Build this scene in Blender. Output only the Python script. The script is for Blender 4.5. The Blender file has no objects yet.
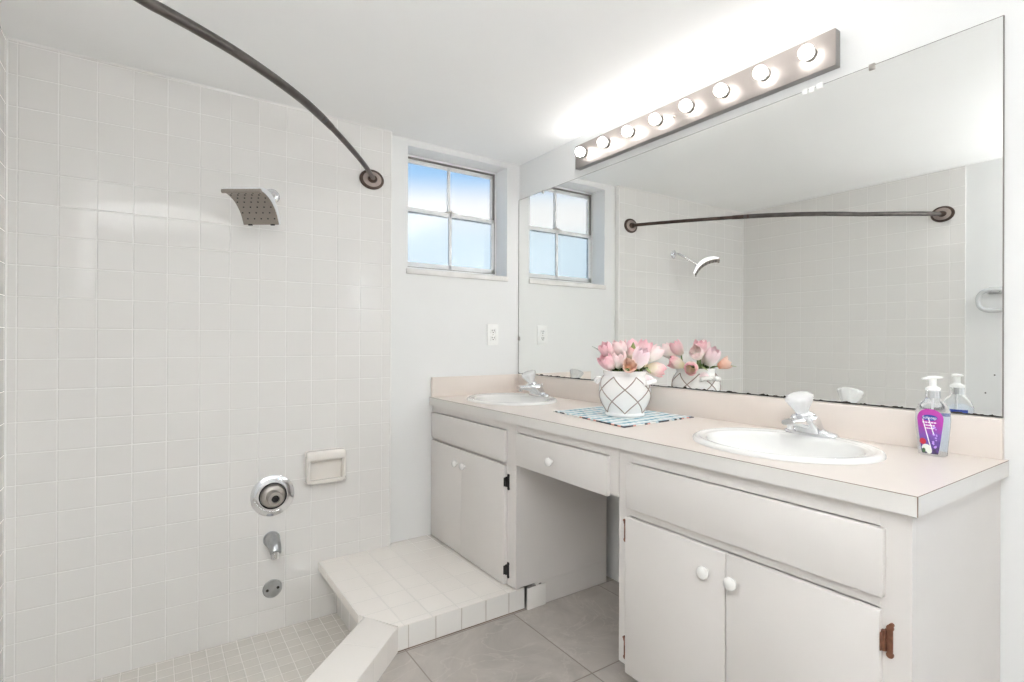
import bpy, bmesh, math, random
from mathutils import Vector, Matrix, noise
sc = bpy.context.scene
COL = sc.collection
pi = math.pi

# ------------------------------------------------------------------ camera, sky, exposure
ZF = 1.115                       # height of the fitted camera datum above the bathroom floor
W = 2.144                        # room width
HC = 2.094                       # ceiling height
cam = bpy.data.cameras.new('camera'); camo = bpy.data.objects.new('camera', cam); COL.objects.link(camo)
cam.sensor_width = 36.0; cam.sensor_fit = 'HORIZONTAL'; cam.lens = 531.153 / 1024 * 36
cam.clip_start = 0.02
yaw, pitch, roll = math.radians(34.1157), math.radians(0.0778), math.radians(0.2238)
CF = Vector((math.sin(yaw) * math.cos(pitch), math.cos(yaw) * math.cos(pitch), math.sin(pitch)))
_r = Vector((math.cos(yaw), -math.sin(yaw), 0)); _u = _r.cross(CF)
CR = _r * math.cos(roll) + _u * math.sin(roll); CU = -_r * math.sin(roll) + _u * math.cos(roll)
CP = Vector((0.4122, -2.4545, -0.0413 + ZF))
m = Matrix((CR, CU, -CF)).transposed().to_4x4(); m.translation = CP
camo.matrix_world = m
sc.camera = camo

def at_y(u, v, y):               # point of the photograph on a plane of constant y / x / z
    d = CF + CR * ((u - 512) / 531.153) + CU * ((341 - v) / 531.153); return CP + d * ((y - CP.y) / d.y)
def at_x(u, v, x):
    d = CF + CR * ((u - 512) / 531.153) + CU * ((341 - v) / 531.153); return CP + d * ((x - CP.x) / d.x)
def at_z(u, v, z):
    d = CF + CR * ((u - 512) / 531.153) + CU * ((341 - v) / 531.153); return CP + d * ((z - CP.z) / d.z)

wd = bpy.data.worlds.new('daylight'); sc.world = wd; wd.use_nodes = True
nt = wd.node_tree; nt.nodes.clear()
wo = nt.nodes.new('ShaderNodeOutputWorld'); bg = nt.nodes.new('ShaderNodeBackground')
tc = nt.nodes.new('ShaderNodeTexCoord'); sx = nt.nodes.new('ShaderNodeSeparateXYZ'); rp = nt.nodes.new('ShaderNodeValToRGB')
mr = nt.nodes.new('ShaderNodeMapRange'); mr.inputs[1].default_value = -1; mr.inputs[2].default_value = 1
el_ = rp.color_ramp.elements
el_[0].position = 0.0; el_[0].color = (0.86, 0.88, 0.88, 1); el_[1].position = 1.0; el_[1].color = (0.30, 0.56, 0.95, 1)
for p_, c_ in ((0.50, (0.84, 0.92, 0.98, 1)), (0.595, (0.86, 0.95, 1.0, 1)), (0.610, (1.0, 1.0, 1.0, 1)), (0.626, (0.95, 0.98, 1.0, 1)), (0.648, (0.36, 0.62, 0.94, 1))):
    e_ = el_.new(p_); e_.color = c_
nt.links.new(tc.outputs['Generated'], sx.inputs[0]); nt.links.new(sx.outputs[2], mr.inputs[0])
nt.links.new(mr.outputs[0], rp.inputs[0]); nt.links.new(rp.outputs[0], bg.inputs[0]); nt.links.new(bg.outputs[0], wo.inputs[0])
bg.inputs[1].default_value = 5.6

BULB = 33.0                      # strength of the vanity bulbs
FILL_LAMP = 190.0                     # strength of the unseen uplight added as fill
sc.view_settings.view_transform = 'Standard'; sc.view_settings.look = 'None'
sc.view_settings.exposure = 0.08; sc.view_settings.gamma = 1.0; sc.view_settings.use_curve_mapping = False
try:
    cy = sc.cycles
    cy.use_denoising = True; cy.denoiser = 'OPENIMAGEDENOISE'
    cy.max_bounces = 16; cy.diffuse_bounces = 10; cy.glossy_bounces = 8; cy.transmission_bounces = 10; cy.transparent_max_bounces = 12
    cy.sample_clamp_indirect = 12.0; cy.blur_glossy = 0.0
    cy.use_guiding = True; cy.use_surface_guiding = True; cy.use_volume_guiding = False; cy.guiding_training_samples = 32
except Exception: pass

# ------------------------------------------------------------------ materials
def mat(name, color, rough=0.5, metal=0.0, spec=0.5, coat=0.0, trans=0.0, ior=1.45, emit=None, estr=0.0, sss=0.0, var=0.0, vscale=6.0, bump=0.0, bscale=60.0):
    mm = bpy.data.materials.new(name); mm.use_nodes = True
    t = mm.node_tree; b = t.nodes['Principled BSDF']
    b.inputs['Base Color'].default_value = (*color, 1); b.inputs['Roughness'].default_value = rough
    b.inputs['Metallic'].default_value = metal; b.inputs['Specular IOR Level'].default_value = spec
    b.inputs['Coat Weight'].default_value = coat; b.inputs['Coat Roughness'].default_value = 0.05
    b.inputs['Transmission Weight'].default_value = trans; b.inputs['IOR'].default_value = ior
    if emit: b.inputs['Emission Color'].default_value = (*emit, 1); b.inputs['Emission Strength'].default_value = estr
    if sss: b.inputs['Subsurface Weight'].default_value = sss; b.inputs['Subsurface Radius'].default_value = (.01, .006, .004)
    if var or bump:
        c = t.nodes.new('ShaderNodeTexCoord')
    if var:
        n = t.nodes.new('ShaderNodeTexNoise'); n.inputs['Scale'].default_value = vscale; n.inputs['Detail'].default_value = 4
        t.links.new(c.outputs['Object'], n.inputs['Vector'])
        r = t.nodes.new('ShaderNodeValToRGB')
        r.color_ramp.elements[0].position = 0.3; r.color_ramp.elements[0].color = tuple(x * (1 - var) for x in color) + (1,)
        r.color_ramp.elements[1].position = 0.7; r.color_ramp.elements[1].color = tuple(min(1, x * (1 + var)) for x in color) + (1,)
        t.links.new(n.outputs[0], r.inputs[0]); t.links.new(r.outputs[0], b.inputs['Base Color'])
    if bump:
        n2 = t.nodes.new('ShaderNodeTexNoise'); n2.inputs['Scale'].default_value = bscale; n2.inputs['Detail'].default_value = 3
        t.links.new(c.outputs['Object'], n2.inputs['Vector'])
        bp = t.nodes.new('ShaderNodeBump'); bp.inputs['Strength'].default_value = bump; bp.inputs['Distance'].default_value = 0.002
        t.links.new(n2.outputs[0], bp.inputs['Height']); t.links.new(bp.outputs[0], b.inputs['Normal'])
    return mm

class NG:                        # small helper for node maths
    def __init__(s, mm): s.t = mm.node_tree; s.b = s.t.nodes['Principled BSDF']
    def n(s, kind, **k):
        x = s.t.nodes.new(kind)
        for a, v in k.items(): setattr(x, a, v)
        return x
    def link(s, a, b): s.t.links.new(a, b)
    def math(s, op, a, b=None, c=None):
        x = s.n('ShaderNodeMath', operation=op)
        for i, v in enumerate((a, b, c)):
            if v is None: continue
            if isinstance(v, (int, float)): x.inputs[i].default_value = v
            else: s.link(v, x.inputs[i])
        return x.outputs[0]
    def mix(s, f, a, b):
        x = s.n('ShaderNodeMix', data_type='RGBA')
        for i, v in ((0, f), (6, a), (7, b)):
            if isinstance(v, (int, float)): x.inputs[i].default_value = v
            elif isinstance(v, tuple): x.inputs[i].default_value = (*v, 1)
            else: s.link(v, x.inputs[i])
        return x.outputs[2]

def tile_mat(name, axes, size, origin, color, grout, gw=0.0025, rough=0.1, tilt=0.0006, var=0.03, rot=0.0, wav=0.00025, stone=False, sizeb=None):
    mm = mat(name, color, rough); g = NG(mm)
    c = g.n('ShaderNodeTexCoord'); vec = c.outputs['Object']
    if rot:
        vr = g.n('ShaderNodeVectorRotate', rotation_type='Z_AXIS'); vr.inputs['Angle'].default_value = rot
        g.link(vec, vr.inputs['Vector']); vec = vr.outputs[0]
    s = g.n('ShaderNodeSeparateXYZ'); g.link(vec, s.inputs[0])
    A = s.outputs['xyz'.index(axes[0])]; B = s.outputs['xyz'.index(axes[1])]
    sizeb = sizeb or size
    a = g.math('DIVIDE', g.math('SUBTRACT', A, origin[0]), size); b = g.math('DIVIDE', g.math('SUBTRACT', B, origin[1]), sizeb)
    fa, fb = g.math('FLOOR', a), g.math('FLOOR', b)
    ra = g.math('SUBTRACT', g.math('SUBTRACT', a, fa), 0.5); rb = g.math('SUBTRACT', g.math('SUBTRACT', b, fb), 0.5)
    ea = g.math('MULTIPLY', g.math('SUBTRACT', 0.5, g.math('ABSOLUTE', ra)), size)
    eb = g.math('MULTIPLY', g.math('SUBTRACT', 0.5, g.math('ABSOLUTE', rb)), sizeb)
    e = g.math('MINIMUM', ea, eb)
    mk = g.n('ShaderNodeMapRange'); mk.interpolation_type = 'SMOOTHSTEP'
    mk.inputs[1].default_value = gw * 0.35; mk.inputs[2].default_value = gw * 0.75; g.link(e, mk.inputs[0])
    hk = g.n('ShaderNodeMapRange'); hk.interpolation_type = 'SMOOTHSTEP'
    hk.inputs[1].default_value = gw * 0.3; hk.inputs[2].default_value = gw * 1.3; g.link(e, hk.inputs[0])
    cm = g.n('ShaderNodeCombineXYZ'); g.link(fa, cm.inputs[0]); g.link(fb, cm.inputs[1])
    wn = g.n('ShaderNodeTexWhiteNoise', noise_dimensions='3D'); g.link(cm.outputs[0], wn.inputs['Vector'])
    sc3 = g.n('ShaderNodeSeparateColor'); g.link(wn.outputs['Color'], sc3.inputs[0])
    tl = g.math('ADD', g.math('MULTIPLY', g.math('SUBTRACT', sc3.outputs[0], 0.5), ra), g.math('MULTIPLY', g.math('SUBTRACT', sc3.outputs[1], 0.5), rb))
    nz = g.n('ShaderNodeTexNoise'); nz.inputs['Scale'].default_value = 14; nz.inputs['Detail'].default_value = 1; g.link(vec, nz.inputs['Vector'])
    hh = g.math('ADD', g.math('MULTIPLY', hk.outputs[0], 0.0009), g.math('ADD', g.math('MULTIPLY', tl, tilt), g.math('MULTIPLY', nz.outputs[0], wav)))
    bp = g.n('ShaderNodeBump'); bp.inputs['Strength'].default_value = 1; bp.inputs['Distance'].default_value = 1.0
    g.link(hh, bp.inputs['Height']); g.link(bp.outputs[0], g.b.inputs['Normal'])
    vv = g.math('ADD', 1 - var, g.math('MULTIPLY', sc3.outputs[2], 2 * var))
    if stone:
        cv = g.n('ShaderNodeVectorMath', operation='ADD'); g.link(vec, cv.inputs[0])
        sv = g.n('ShaderNodeVectorMath', operation='SCALE'); sv.inputs['Scale'].default_value = 7.0
        g.link(wn.outputs['Color'], sv.inputs[0]); g.link(sv.outputs[0], cv.inputs[1])
        n1 = g.n('ShaderNodeTexNoise'); n1.inputs['Scale'].default_value = 4.5; n1.inputs['Detail'].default_value = 8; n1.inputs['Roughness'].default_value = 0.62; n1.inputs['Distortion'].default_value = 1.1
        g.link(cv.outputs[0], n1.inputs['Vector'])
        r = g.n('ShaderNodeValToRGB'); el = r.color_ramp.elements
        el[0].position = 0.28; el[0].color = tuple(x * 0.80 for x in color) + (1,); el[1].position = 0.72; el[1].color = tuple(min(1, x * 1.14) for x in color) + (1,)
        g.link(n1.outputs[0], r.inputs[0])
        n2 = g.n('ShaderNodeTexNoise'); n2.inputs['Scale'].default_value = 3.2; n2.inputs['Detail'].default_value = 5; n2.inputs['Distortion'].default_value = 2.2
        g.link(cv.outputs[0], n2.inputs['Vector'])
        vein = g.n('ShaderNodeMapRange'); vein.inputs[1].default_value = 0.0; vein.inputs[2].default_value = 0.016; vein.inputs[3].default_value = 0.55; vein.inputs[4].default_value = 0.0
        g.link(g.math('ABSOLUTE', g.math('SUBTRACT', n2.outputs[0], 0.5)), vein.inputs[0])
        base = g.mix(vein.outputs[0], r.outputs[0], tuple(min(1, x * 1.22) for x in color))
    else:
        base = color
    bc = g.mix(1.0, base, base) if False else base
    hs = g.n('ShaderNodeHueSaturation'); g.link(vv, hs.inputs['Value'])
    if isinstance(bc, tuple): hs.inputs['Color'].default_value = (*bc, 1)
    else: g.link(bc, hs.inputs['Color'])
    g.link(g.mix(mk.outputs[0], grout, hs.outputs[0]), g.b.inputs['Base Color'])
    rr = g.n('ShaderNodeMapRange'); rr.inputs[3].default_value = 0.6; rr.inputs[4].default_value = rough; g.link(mk.outputs[0], rr.inputs[0])
    g.link(rr.outputs[0], g.b.inputs['Roughness'])
    return mm

TILE = (0.745, 0.731, 0.713); GROUT = (0.82, 0.81, 0.795)
TP = 0.108
M = {}
M['paint'] = mat('wall_paint', (0.765, 0.768, 0.765), 0.55, var=0.012, vscale=3, bump=0.05, bscale=90)
M['ceil'] = mat('ceiling_paint', (0.905, 0.91, 0.91), 0.8, var=0.01, vscale=2, bump=0.06, bscale=120)
M['trim'] = mat('trim_paint', (0.84, 0.835, 0.82), 0.35, var=0.01)
M['tile_xz'] = tile_mat('far_wall_tile', 'xz', TP, (0.0281, ZF % TP), TILE, GROUT, var=0.008, tilt=0.0004, rough=0.075, wav=0.00012)
M['tile_yz'] = tile_mat('side_wall_tile', 'yz', TP, (-0.02, ZF % TP), TILE, GROUT, var=0.008, tilt=0.0004, rough=0.075, wav=0.00012)
M['pan'] = tile_mat('shower_floor_mosaic', 'xy', 0.055, (0.375, -0.012), (0.68, 0.65, 0.605), (0.77, 0.74, 0.70), gw=0.003, rough=0.25, var=0.03)
CAP = (0.86, 0.825, 0.785)
M['cap'] = tile_mat('bench_top_tile', 'xy', TP, (1.03, -0.716), CAP, (0.74, 0.715, 0.68), gw=0.0022, rough=0.18, var=0.015)
M['cap45'] = tile_mat('curb_top_tile', 'xy', 0.27, (0.06, -3.0), CAP, (0.765, 0.732, 0.69), gw=0.002, rough=0.18, var=0.008, rot=-pi / 4, sizeb=9.0)
M['front'] = tile_mat('bench_front_tile', 'xz', 0.1055, (1.335, -0.002), (0.80, 0.78, 0.75), (0.52, 0.47, 0.42), gw=0.003, rough=0.15, var=0.02)
M['white_tile'] = mat('white_tile', (0.80, 0.78, 0.75), 0.15)
M['curb_side'] = tile_mat('curb_side_tile', 'xz', TP, (0.0, -0.002), CAP, (0.74, 0.71, 0.67), gw=0.002, rough=0.2, rot=-pi / 4)
M['bench_side'] = tile_mat('bench_side_tile', 'yz', TP, (0.0, ZF % TP), TILE, GROUT, rough=0.2)
M['stone'] = tile_mat('bathroom_floor_stone', 'xy', 0.451, (1.597, -1.176), (0.465, 0.43, 0.40), (0.30, 0.265, 0.235), gw=0.0042, rough=0.3, tilt=0.0, var=0.04, wav=0.0, stone=True)
M['cab'] = mat('cabinet_enamel', (0.69, 0.660, 0.637), 0.42, var=0.015, vscale=5, bump=0.04, bscale=25)
M['lam'] = mat('cream_laminate', (0.715, 0.648, 0.6), 0.32, var=0.008, vscale=20)
M['lamf'] = mat('cream_laminate_edge', (0.70, 0.68, 0.655), 0.35, var=0.008, vscale=20)
M['seam'] = mat('laminate_seam', (0.22, 0.16, 0.12), 0.7)
M['porcelain'] = mat('white_porcelain', (0.77, 0.765, 0.75), 0.08, coat=0.3)
M['ceramic'] = mat('cream_ceramic', (0.80, 0.765, 0.72), 0.12, coat=0.3)
M['chrome'] = mat('chrome', (0.80, 0.81, 0.83), 0.09, 1.0)
M['brushed'] = mat('brushed_nickel', (0.36, 0.325, 0.305), 0.5, 1.0, var=0.1, vscale=7)
M['nickel_side'] = mat('nickel_edge', (0.33, 0.32, 0.31), 0.35, 1.0)
M['satin'] = mat('satin_steel', (0.50, 0.47, 0.44), 0.3, 1.0, var=0.08, vscale=30)
M['dullchrome'] = mat('worn_chrome', (0.47, 0.48, 0.49), 0.28, 1.0, var=0.12, vscale=40)
M['shell'] = mat('satin_shell', (0.88, 0.90, 0.92), 0.3, 0.75)
M['taupe'] = mat('shower_face_taupe', (0.30, 0.265, 0.235), 0.45)
M['black'] = mat('black_rubber', (0.02, 0.018, 0.017), 0.6)
M['bronze'] = mat('oil_rubbed_bronze', (0.075, 0.052, 0.043), 0.33, 0.75, var=0.35, vscale=30)
M['gunmetal'] = mat('dark_rod_metal', (0.10, 0.088, 0.082), 0.34, 0.6, var=0.25, vscale=25)
M['bronze_face'] = mat('worn_flange_face', (0.36, 0.30, 0.275), 0.38, 0.6, var=0.1, vscale=40)
M['copper'] = mat('worn_copper_hinge', (0.27, 0.13, 0.085), 0.4, 0.8, var=0.35, vscale=60)
M['white_plastic'] = mat('white_plastic', (0.86, 0.86, 0.85), 0.3)
M['alum'] = mat('window_aluminium', (0.80, 0.805, 0.81), 0.4, var=0.03, vscale=20)
M['gasket'] = mat('window_gasket', (0.22, 0.20, 0.19), 0.6)
M['marble'] = mat('marble_sill', (0.78, 0.765, 0.745), 0.25, var=0.10, vscale=9)
M['frosty'] = mat('grey_acrylic', (0.72, 0.73, 0.735), 0.15, trans=0.25, ior=1.4)
M['clear'] = mat('clear_acrylic', (0.96, 0.97, 0.98), 0.05, trans=0.92, ior=1.42)
M['acrylic'] = mat('frosty_acrylic', (0.93, 0.935, 0.94), 0.12, trans=0.45, ior=1.4)
M['soap'] = mat('clear_bottle', (0.94, 0.965, 0.985), 0.06, trans=0.9, ior=1.18)
M['vase'] = mat('white_glazed_vase', (0.85, 0.84, 0.83), 0.1, coat=0.3)
M['lattice'] = mat('taupe_lattice_lines', (0.33, 0.265, 0.235), 0.5)
M['stem'] = mat('tulip_stem', (0.13, 0.20, 0.055), 0.5, var=0.2, vscale=40)
M['leaf'] = mat('tulip_leaf', (0.32, 0.40, 0.15), 0.45, var=0.25, vscale=30)
M['leaf_grey'] = mat('grey_green_leaf', (0.36, 0.41, 0.36), 0.5, var=0.15, vscale=30)
M['greens'] = mat('dark_foliage', (0.05, 0.085, 0.022), 0.6, var=0.4, vscale=60)

# frosted glass: scatters the daylight that reaches its outer side
def frosted(name, tint, rough=0.22):
    mm = bpy.data.materials.new(name); mm.use_nodes = True; t = mm.node_tree; t.nodes.clear()
    o_ = t.nodes.new('ShaderNodeOutputMaterial'); tr = t.nodes.new('ShaderNodeBsdfRefraction'); gl = t.nodes.new('ShaderNodeBsdfGlossy')
    tr.inputs['Color'].default_value = (*tint, 1); tr.inputs['Roughness'].default_value = rough; tr.inputs['IOR'].default_value = 1.35; gl.inputs['Roughness'].default_value = 0.2
    m2 = t.nodes.new('ShaderNodeMixShader'); m2.inputs[0].default_value = 0.05
    t.links.new(tr.outputs[0], m2.inputs[1]); t.links.new(gl.outputs[0], m2.inputs[2]); t.links.new(m2.outputs[0], o_.inputs[0])
    return mm
M['frost_up'] = frosted('frosted_glass', (0.43, 0.43, 0.43), 0.12); M['frost_low'] = frosted('frosted_glass_screened', (0.385, 0.405, 0.42), 0.16)
M['clear_pane'] = frosted('clear_glass', (0.97, 0.97, 0.97), 0.02)

# mirror silver with a blackened, eaten-away lower edge
mm = mat('mirror_silver', (0.915, 0.925, 0.912), 0.0, 1.0); g = NG(mm)
c = g.n('ShaderNodeTexCoord'); s = g.n('ShaderNodeSeparateXYZ'); g.link(c.outputs['Object'], s.inputs[0])
nz = g.n('ShaderNodeTexNoise'); nz.inputs['Scale'].default_value = 38; nz.inputs['Detail'].default_value = 5; g.link(c.outputs['Object'], nz.inputs['Vector'])
lim = g.math('ADD', 0.0030, g.math('MULTIPLY', g.math('MAXIMUM', g.math('SUBTRACT', nz.outputs[0], 0.5), 0.0), 0.030))
dark = g.math('LESS_THAN', s.outputs[2], lim)
g.link(g.mix(dark, (0.915, 0.925, 0.912), (0.035, 0.03, 0.025)), g.b.inputs['Base Color'])
g.link(g.math('SUBTRACT', 1.0, dark), g.b.inputs['Metallic']); g.link(g.math('MULTIPLY', dark, 0.6), g.b.inputs['Roughness'])
M['mirror'] = mm
M['bulb'] = mat('lit_bulb', (1, 1, 1), 0.3, emit=(1.0, 0.985, 0.965), estr=BULB)
M['fill_lens'] = mat('lit_fill_lens', (1, 1, 1), 0.4, emit=(0.99, 1.0, 1.0), estr=FILL_LAMP)

def petal_mat(name, base, tip, edge):
    mm = mat(name, base, 0.45, sss=0.0); g = NG(mm)
    at = g.n('ShaderNodeAttribute', attribute_name='along'); r = g.n('ShaderNodeValToRGB'); el = r.color_ramp.elements
    el[0].position = 0.0; el[0].color = (*base, 1); el[1].position = 0.95; el[1].color = (*tip, 1)
    k = el.new(0.4); k.color = (*edge, 1)
    c = g.n('ShaderNodeTexCoord'); nz = g.n('ShaderNodeTexNoise'); nz.inputs['Scale'].default_value = 70; g.link(c.outputs['Object'], nz.inputs['Vector'])
    g.link(g.math('ADD', at.outputs['Fac'], g.math('MULTIPLY', g.math('SUBTRACT', nz.outputs[0], 0.5), 0.5)), r.inputs[0])
    g.link(r.outputs[0], g.b.inputs['Base Color'])
    return mm
M['pink'] = petal_mat('pink_petal', (0.87, 0.80, 0.72), (0.84, 0.48, 0.54), (0.87, 0.64, 0.66))
M['pale'] = petal_mat('pale_pink_petal', (0.88, 0.83, 0.75), (0.88, 0.66, 0.67), (0.89, 0.79, 0.77))
M['coral'] = petal_mat('coral_petal', (0.78, 0.36, 0.22), (0.88, 0.64, 0.55), (0.86, 0.53, 0.42))
M['mauve'] = petal_mat('mauve_petal', (0.88, 0.84, 0.80), (0.86, 0.66, 0.71), (0.88, 0.76, 0.79))
M['blush'] = petal_mat('blush_cream_petal', (0.85, 0.76, 0.50), (0.84, 0.40, 0.46), (0.88, 0.77, 0.68))

# ------------------------------------------------------------------ mesh helpers
ORG = {}
def children_of(o): return [c for c in bpy.data.objects if c.parent == o]
def tag(o, label=None, cat=None, group=None, kind=None):
    if label: o['label'] = label
    if cat: o['category'] = cat
    if group: o['group'] = group
    if kind: o['kind'] = kind
    return o
def thing(name, label, cat, loc, group=None):
    o = bpy.data.objects.new(name, None); COL.objects.link(o); o.location = loc; o.empty_display_size = 0.05
    ORG[o.name] = Vector(loc)
    return tag(o, label, cat, group)

class MB:
    def __init__(s): s.bm = bmesh.new(); s.mi = 0; s.lay = None
    def _tag(s, faces):
        for f in faces: f.material_index = s.mi
    def add(s, verts, faces):
        vs = [s.bm.verts.new(v) for v in verts]; out = []
        for f in faces:
            try: out.append(s.bm.faces.new([vs[i] for i in f]))
            except ValueError: pass
        s._tag(out); return vs, out
    def box(s, a, b, bev=0.0, seg=2):
        x0, y0, z0 = [min(p, q) for p, q in zip(a, b)]; x1, y1, z1 = [max(p, q) for p, q in zip(a, b)]
        vs, fs = s.add([(x0, y0, z0), (x1, y0, z0), (x1, y1, z0), (x0, y1, z0), (x0, y0, z1), (x1, y0, z1), (x1, y1, z1), (x0, y1, z1)],
                       [(0, 3, 2, 1), (4, 5, 6, 7), (0, 1, 5, 4), (1, 2, 6, 5), (2, 3, 7, 6), (3, 0, 4, 7)])
        if bev > 0:
            es = list({e for f in fs for e in f.edges})
            r = bmesh.ops.bevel(s.bm, geom=es, offset=bev, segments=seg, profile=0.5, affect='EDGES'); s._tag(r['faces'])
        return s
    def prism(s, poly, z0, z1, bev=0.0, seg=2):
        n = len(poly)
        vs, fs = s.add([(x, y, z0) for x, y in poly] + [(x, y, z1) for x, y in poly],
                       [tuple(range(n - 1, -1, -1)), tuple(range(n, 2 * n))] + [(i, (i + 1) % n, n + (i + 1) % n, n + i) for i in range(n)])
        if bev > 0:
            r = bmesh.ops.bevel(s.bm, geom=list(fs[1].edges), offset=bev, segments=seg, profile=0.5, affect='EDGES'); s._tag(r['faces'])
        return s
    def loft(s, rings, caps=True, closed=True):
        n = len(rings[0]); vs = []
        for r in rings: vs += [s.bm.verts.new(p) for p in r]
        out = []
        for i in range(len(rings) - 1):
            for j in range(n if closed else n - 1):
                k = (j + 1) % n
                out.append(s.bm.faces.new((vs[i * n + j], vs[i * n + k], vs[(i + 1) * n + k], vs[(i + 1) * n + j])))
        if caps and closed:
            out.append(s.bm.faces.new(vs[:n][::-1])); out.append(s.bm.faces.new(vs[-n:]))
        s._tag(out); return s
    def lathe(s, prof, o=(0, 0, 0), axis='z', n=40, caps=True):
        o = Vector(o)
        if isinstance(axis, str): ax = {'x': Vector((1, 0, 0)), 'y': Vector((0, 1, 0)), 'z': Vector((0, 0, 1))}[axis]
        else: ax = Vector(axis).normalized()
        e1 = ax.orthogonal().normalized(); e2 = ax.cross(e1)
        rings = [[o + ax * h + (e1 * math.cos(2 * pi * k / n) + e2 * math.sin(2 * pi * k / n)) * max(r, 1e-5) for k in range(n)] for r, h in prof]
        return s.loft(rings, caps)
    def stretch(s, o, axis, k):
        for v in s.bm.verts: v.co[axis] = o + (v.co[axis] - o) * k
        return s
    def cyl(s, p, q, r, n=24, r2=None, bev=0.0):
        p, q = Vector(p), Vector(q); L = (q - p).length; r2 = r if r2 is None else r2
        pr = [(r, 0), (r2, L)]
        if bev: pr = [(r - bev, 0), (r, bev), (r2, L - bev), (r2 - bev, L)]
        return s.lathe(pr, p, (q - p), n)
    def tube(s, pts, r, n=12, closed=False, caps=True):
        pts = [Vector(p) for p in pts]; m_ = len(pts); rings = []; nrm = None
        for i, p in enumerate(pts):
            if closed: d = pts[(i + 1) % m_] - pts[i - 1]
            else: d = pts[min(i + 1, m_ - 1)] - pts[max(i - 1, 0)]
            d.normalize()
            nrm = d.orthogonal() if nrm is None else (nrm - d * nrm.dot(d))
            nrm.normalize(); b = d.cross(nrm); rr = r(i / (m_ - 1)) if callable(r) else r
            rings.append([p + (nrm * math.cos(2 * pi * k / n) + b * math.sin(2 * pi * k / n)) * rr for k in range(n)])
        if closed: rings.append(rings[0])
        s.loft(rings, caps and not closed)
        if closed: bmesh.ops.remove_doubles(s.bm, verts=s.bm.verts[:], dist=1e-6)
        return s
    def ball(s, c, r, n=24):
        c = Vector(c); r = r if isinstance(r, (tuple, list)) else (r, r, r)
        rings = [[c + Vector((r[0] * math.sin(a) * math.cos(2 * pi * k / n), r[1] * math.sin(a) * math.sin(2 * pi * k / n), r[2] * math.cos(a))) for k in range(n)]
                 for a in [max(0.02, min(pi - 0.02, pi * i / (n // 2))) for i in range(n // 2 + 1)]]
        return s.loft(rings[::-1])
    def build(s, name, mats, parent=None, origin=None, smooth=True, ang=32, label=None):
        mats = mats if isinstance(mats, (list, tuple)) else [mats]
        org = Vector(origin) if origin is not None else (ORG.get(parent.name, Vector()) if parent else Vector())
        bmesh.ops.recalc_face_normals(s.bm, faces=s.bm.faces[:])
        for v in s.bm.verts: v.co -= org
        me = bpy.data.meshes.new(name); s.bm.to_mesh(me); s.bm.free()
        for k in mats: me.materials.append(M[k] if isinstance(k, str) else k)
        if smooth:
            for p in me.polygons: p.use_smooth = True
            me.set_sharp_from_angle(angle=math.radians(ang))
        o = bpy.data.objects.new(name, me); COL.objects.link(o)
        po = ORG.get(parent.name, Vector()) if parent else Vector()
        o.location = org - po
        if parent: o.parent = parent
        ORG[o.name] = org
        if label: o['label'] = label
        return o
def copy_tree(o, parent=None):
    c = o.copy(); COL.objects.link(c); c.parent = parent
    for ch in children_of(o): copy_tree(ch, c)
    return c
def struct(o): o['kind'] = 'structure'; return o
def smoothpath(pts, n=12):       # Catmull-Rom through the points
    pts = [Vector(p) for p in pts]; out = []
    P_ = [pts[0] * 2 - pts[1]] + pts + [pts[-1] * 2 - pts[-2]]
    for i in range(1, len(P_) - 2):
        a, b, c_, d = P_[i - 1:i + 3]
        for k in range(n):
            t_ = k / n
            out.append(0.5 * ((2 * b) + (c_ - a) * t_ + (2 * a - 5 * b + 4 * c_ - d) * t_ ** 2 + (3 * b - a - 3 * c_ + d) * t_ ** 3))
    out.append(pts[-1]); return out

# ------------------------------------------------------------------ the room
YB = -4.20                       # back wall behind the camera
XT = 1.364; YT = -1.386          # where the tile ends on the far and the left wall
PAN = -0.165                     # shower floor
YP = 0.032                       # the painted wall stands back from the tile face
OX0, OX1, OZ0, OZ1 = 1.466, 2.060, 0.322 + ZF, 0.936 + ZF    # window opening
struct(MB().prism([(0, YB), (W, YB), (W, YP), (1.45, YP), (1.45, -0.70), (1.125, -0.70), (0.47, -1.36), (0, -1.36)], -0.20, 0.0).build('floor', 'stone', smooth=False))
struct(MB().prism([(0, -1.21), (0.40, -1.21), (1.04, -0.575), (1.12, -0.575), (1.12, 0), (0, 0)], -0.20, PAN).build('trim_1', 'pan', smooth=False))
def hc(x): return ZF + 0.983 - 0.0088 * x      # the ceiling drops slightly towards the mirror wall
mb = MB(); mb.add([(x, y, z) for x in (-0.15, W + 0.15) for y in (YB - 0.15, 0.25) for z in (hc(x), HC + 0.12)],
                  [(0, 4, 6, 2), (1, 3, 7, 5), (0, 2, 3, 1), (4, 5, 7, 6), (0, 1, 5, 4), (2, 6, 7, 3)])
struct(mb.build('ceiling', 'ceil', smooth=False))
mb = MB()
for a, b in (((-0.15, -0.2), (OX0, HC)), ((OX1, -0.2), (W + 0.15, HC)), ((OX0, -0.2), (OX1, OZ0)), ((OX0, OZ1), (OX1, HC))):
    mb.box((a[0], YP, a[1]), (b[0], 0.20, b[1]))
wf = struct(mb.build('wall_far', 'paint', smooth=False))
mb = MB().box((-0.004, -0.0005, -0.2), (XT, YP, HC))
tp = mb.build('tile_panel', 'tile_xz', wf, smooth=False, label='glossy cream square wall tiles')
MB().box((XT, -0.001, PAN), (XT + 0.007, YP, HC), 0.002).build('tile_edge', 'trim', wf)
mb = MB(); mb.tube([(0.0, -0.001, hc(0) + 0.001), (XT, -0.001, hc(XT) + 0.001)], 0.0055, 8); mb.build('caulk_line', 'trim', wf)
mb = MB().box((-0.15, YB, -0.2), (-0.006, YP, HC + 0.05))
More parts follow.
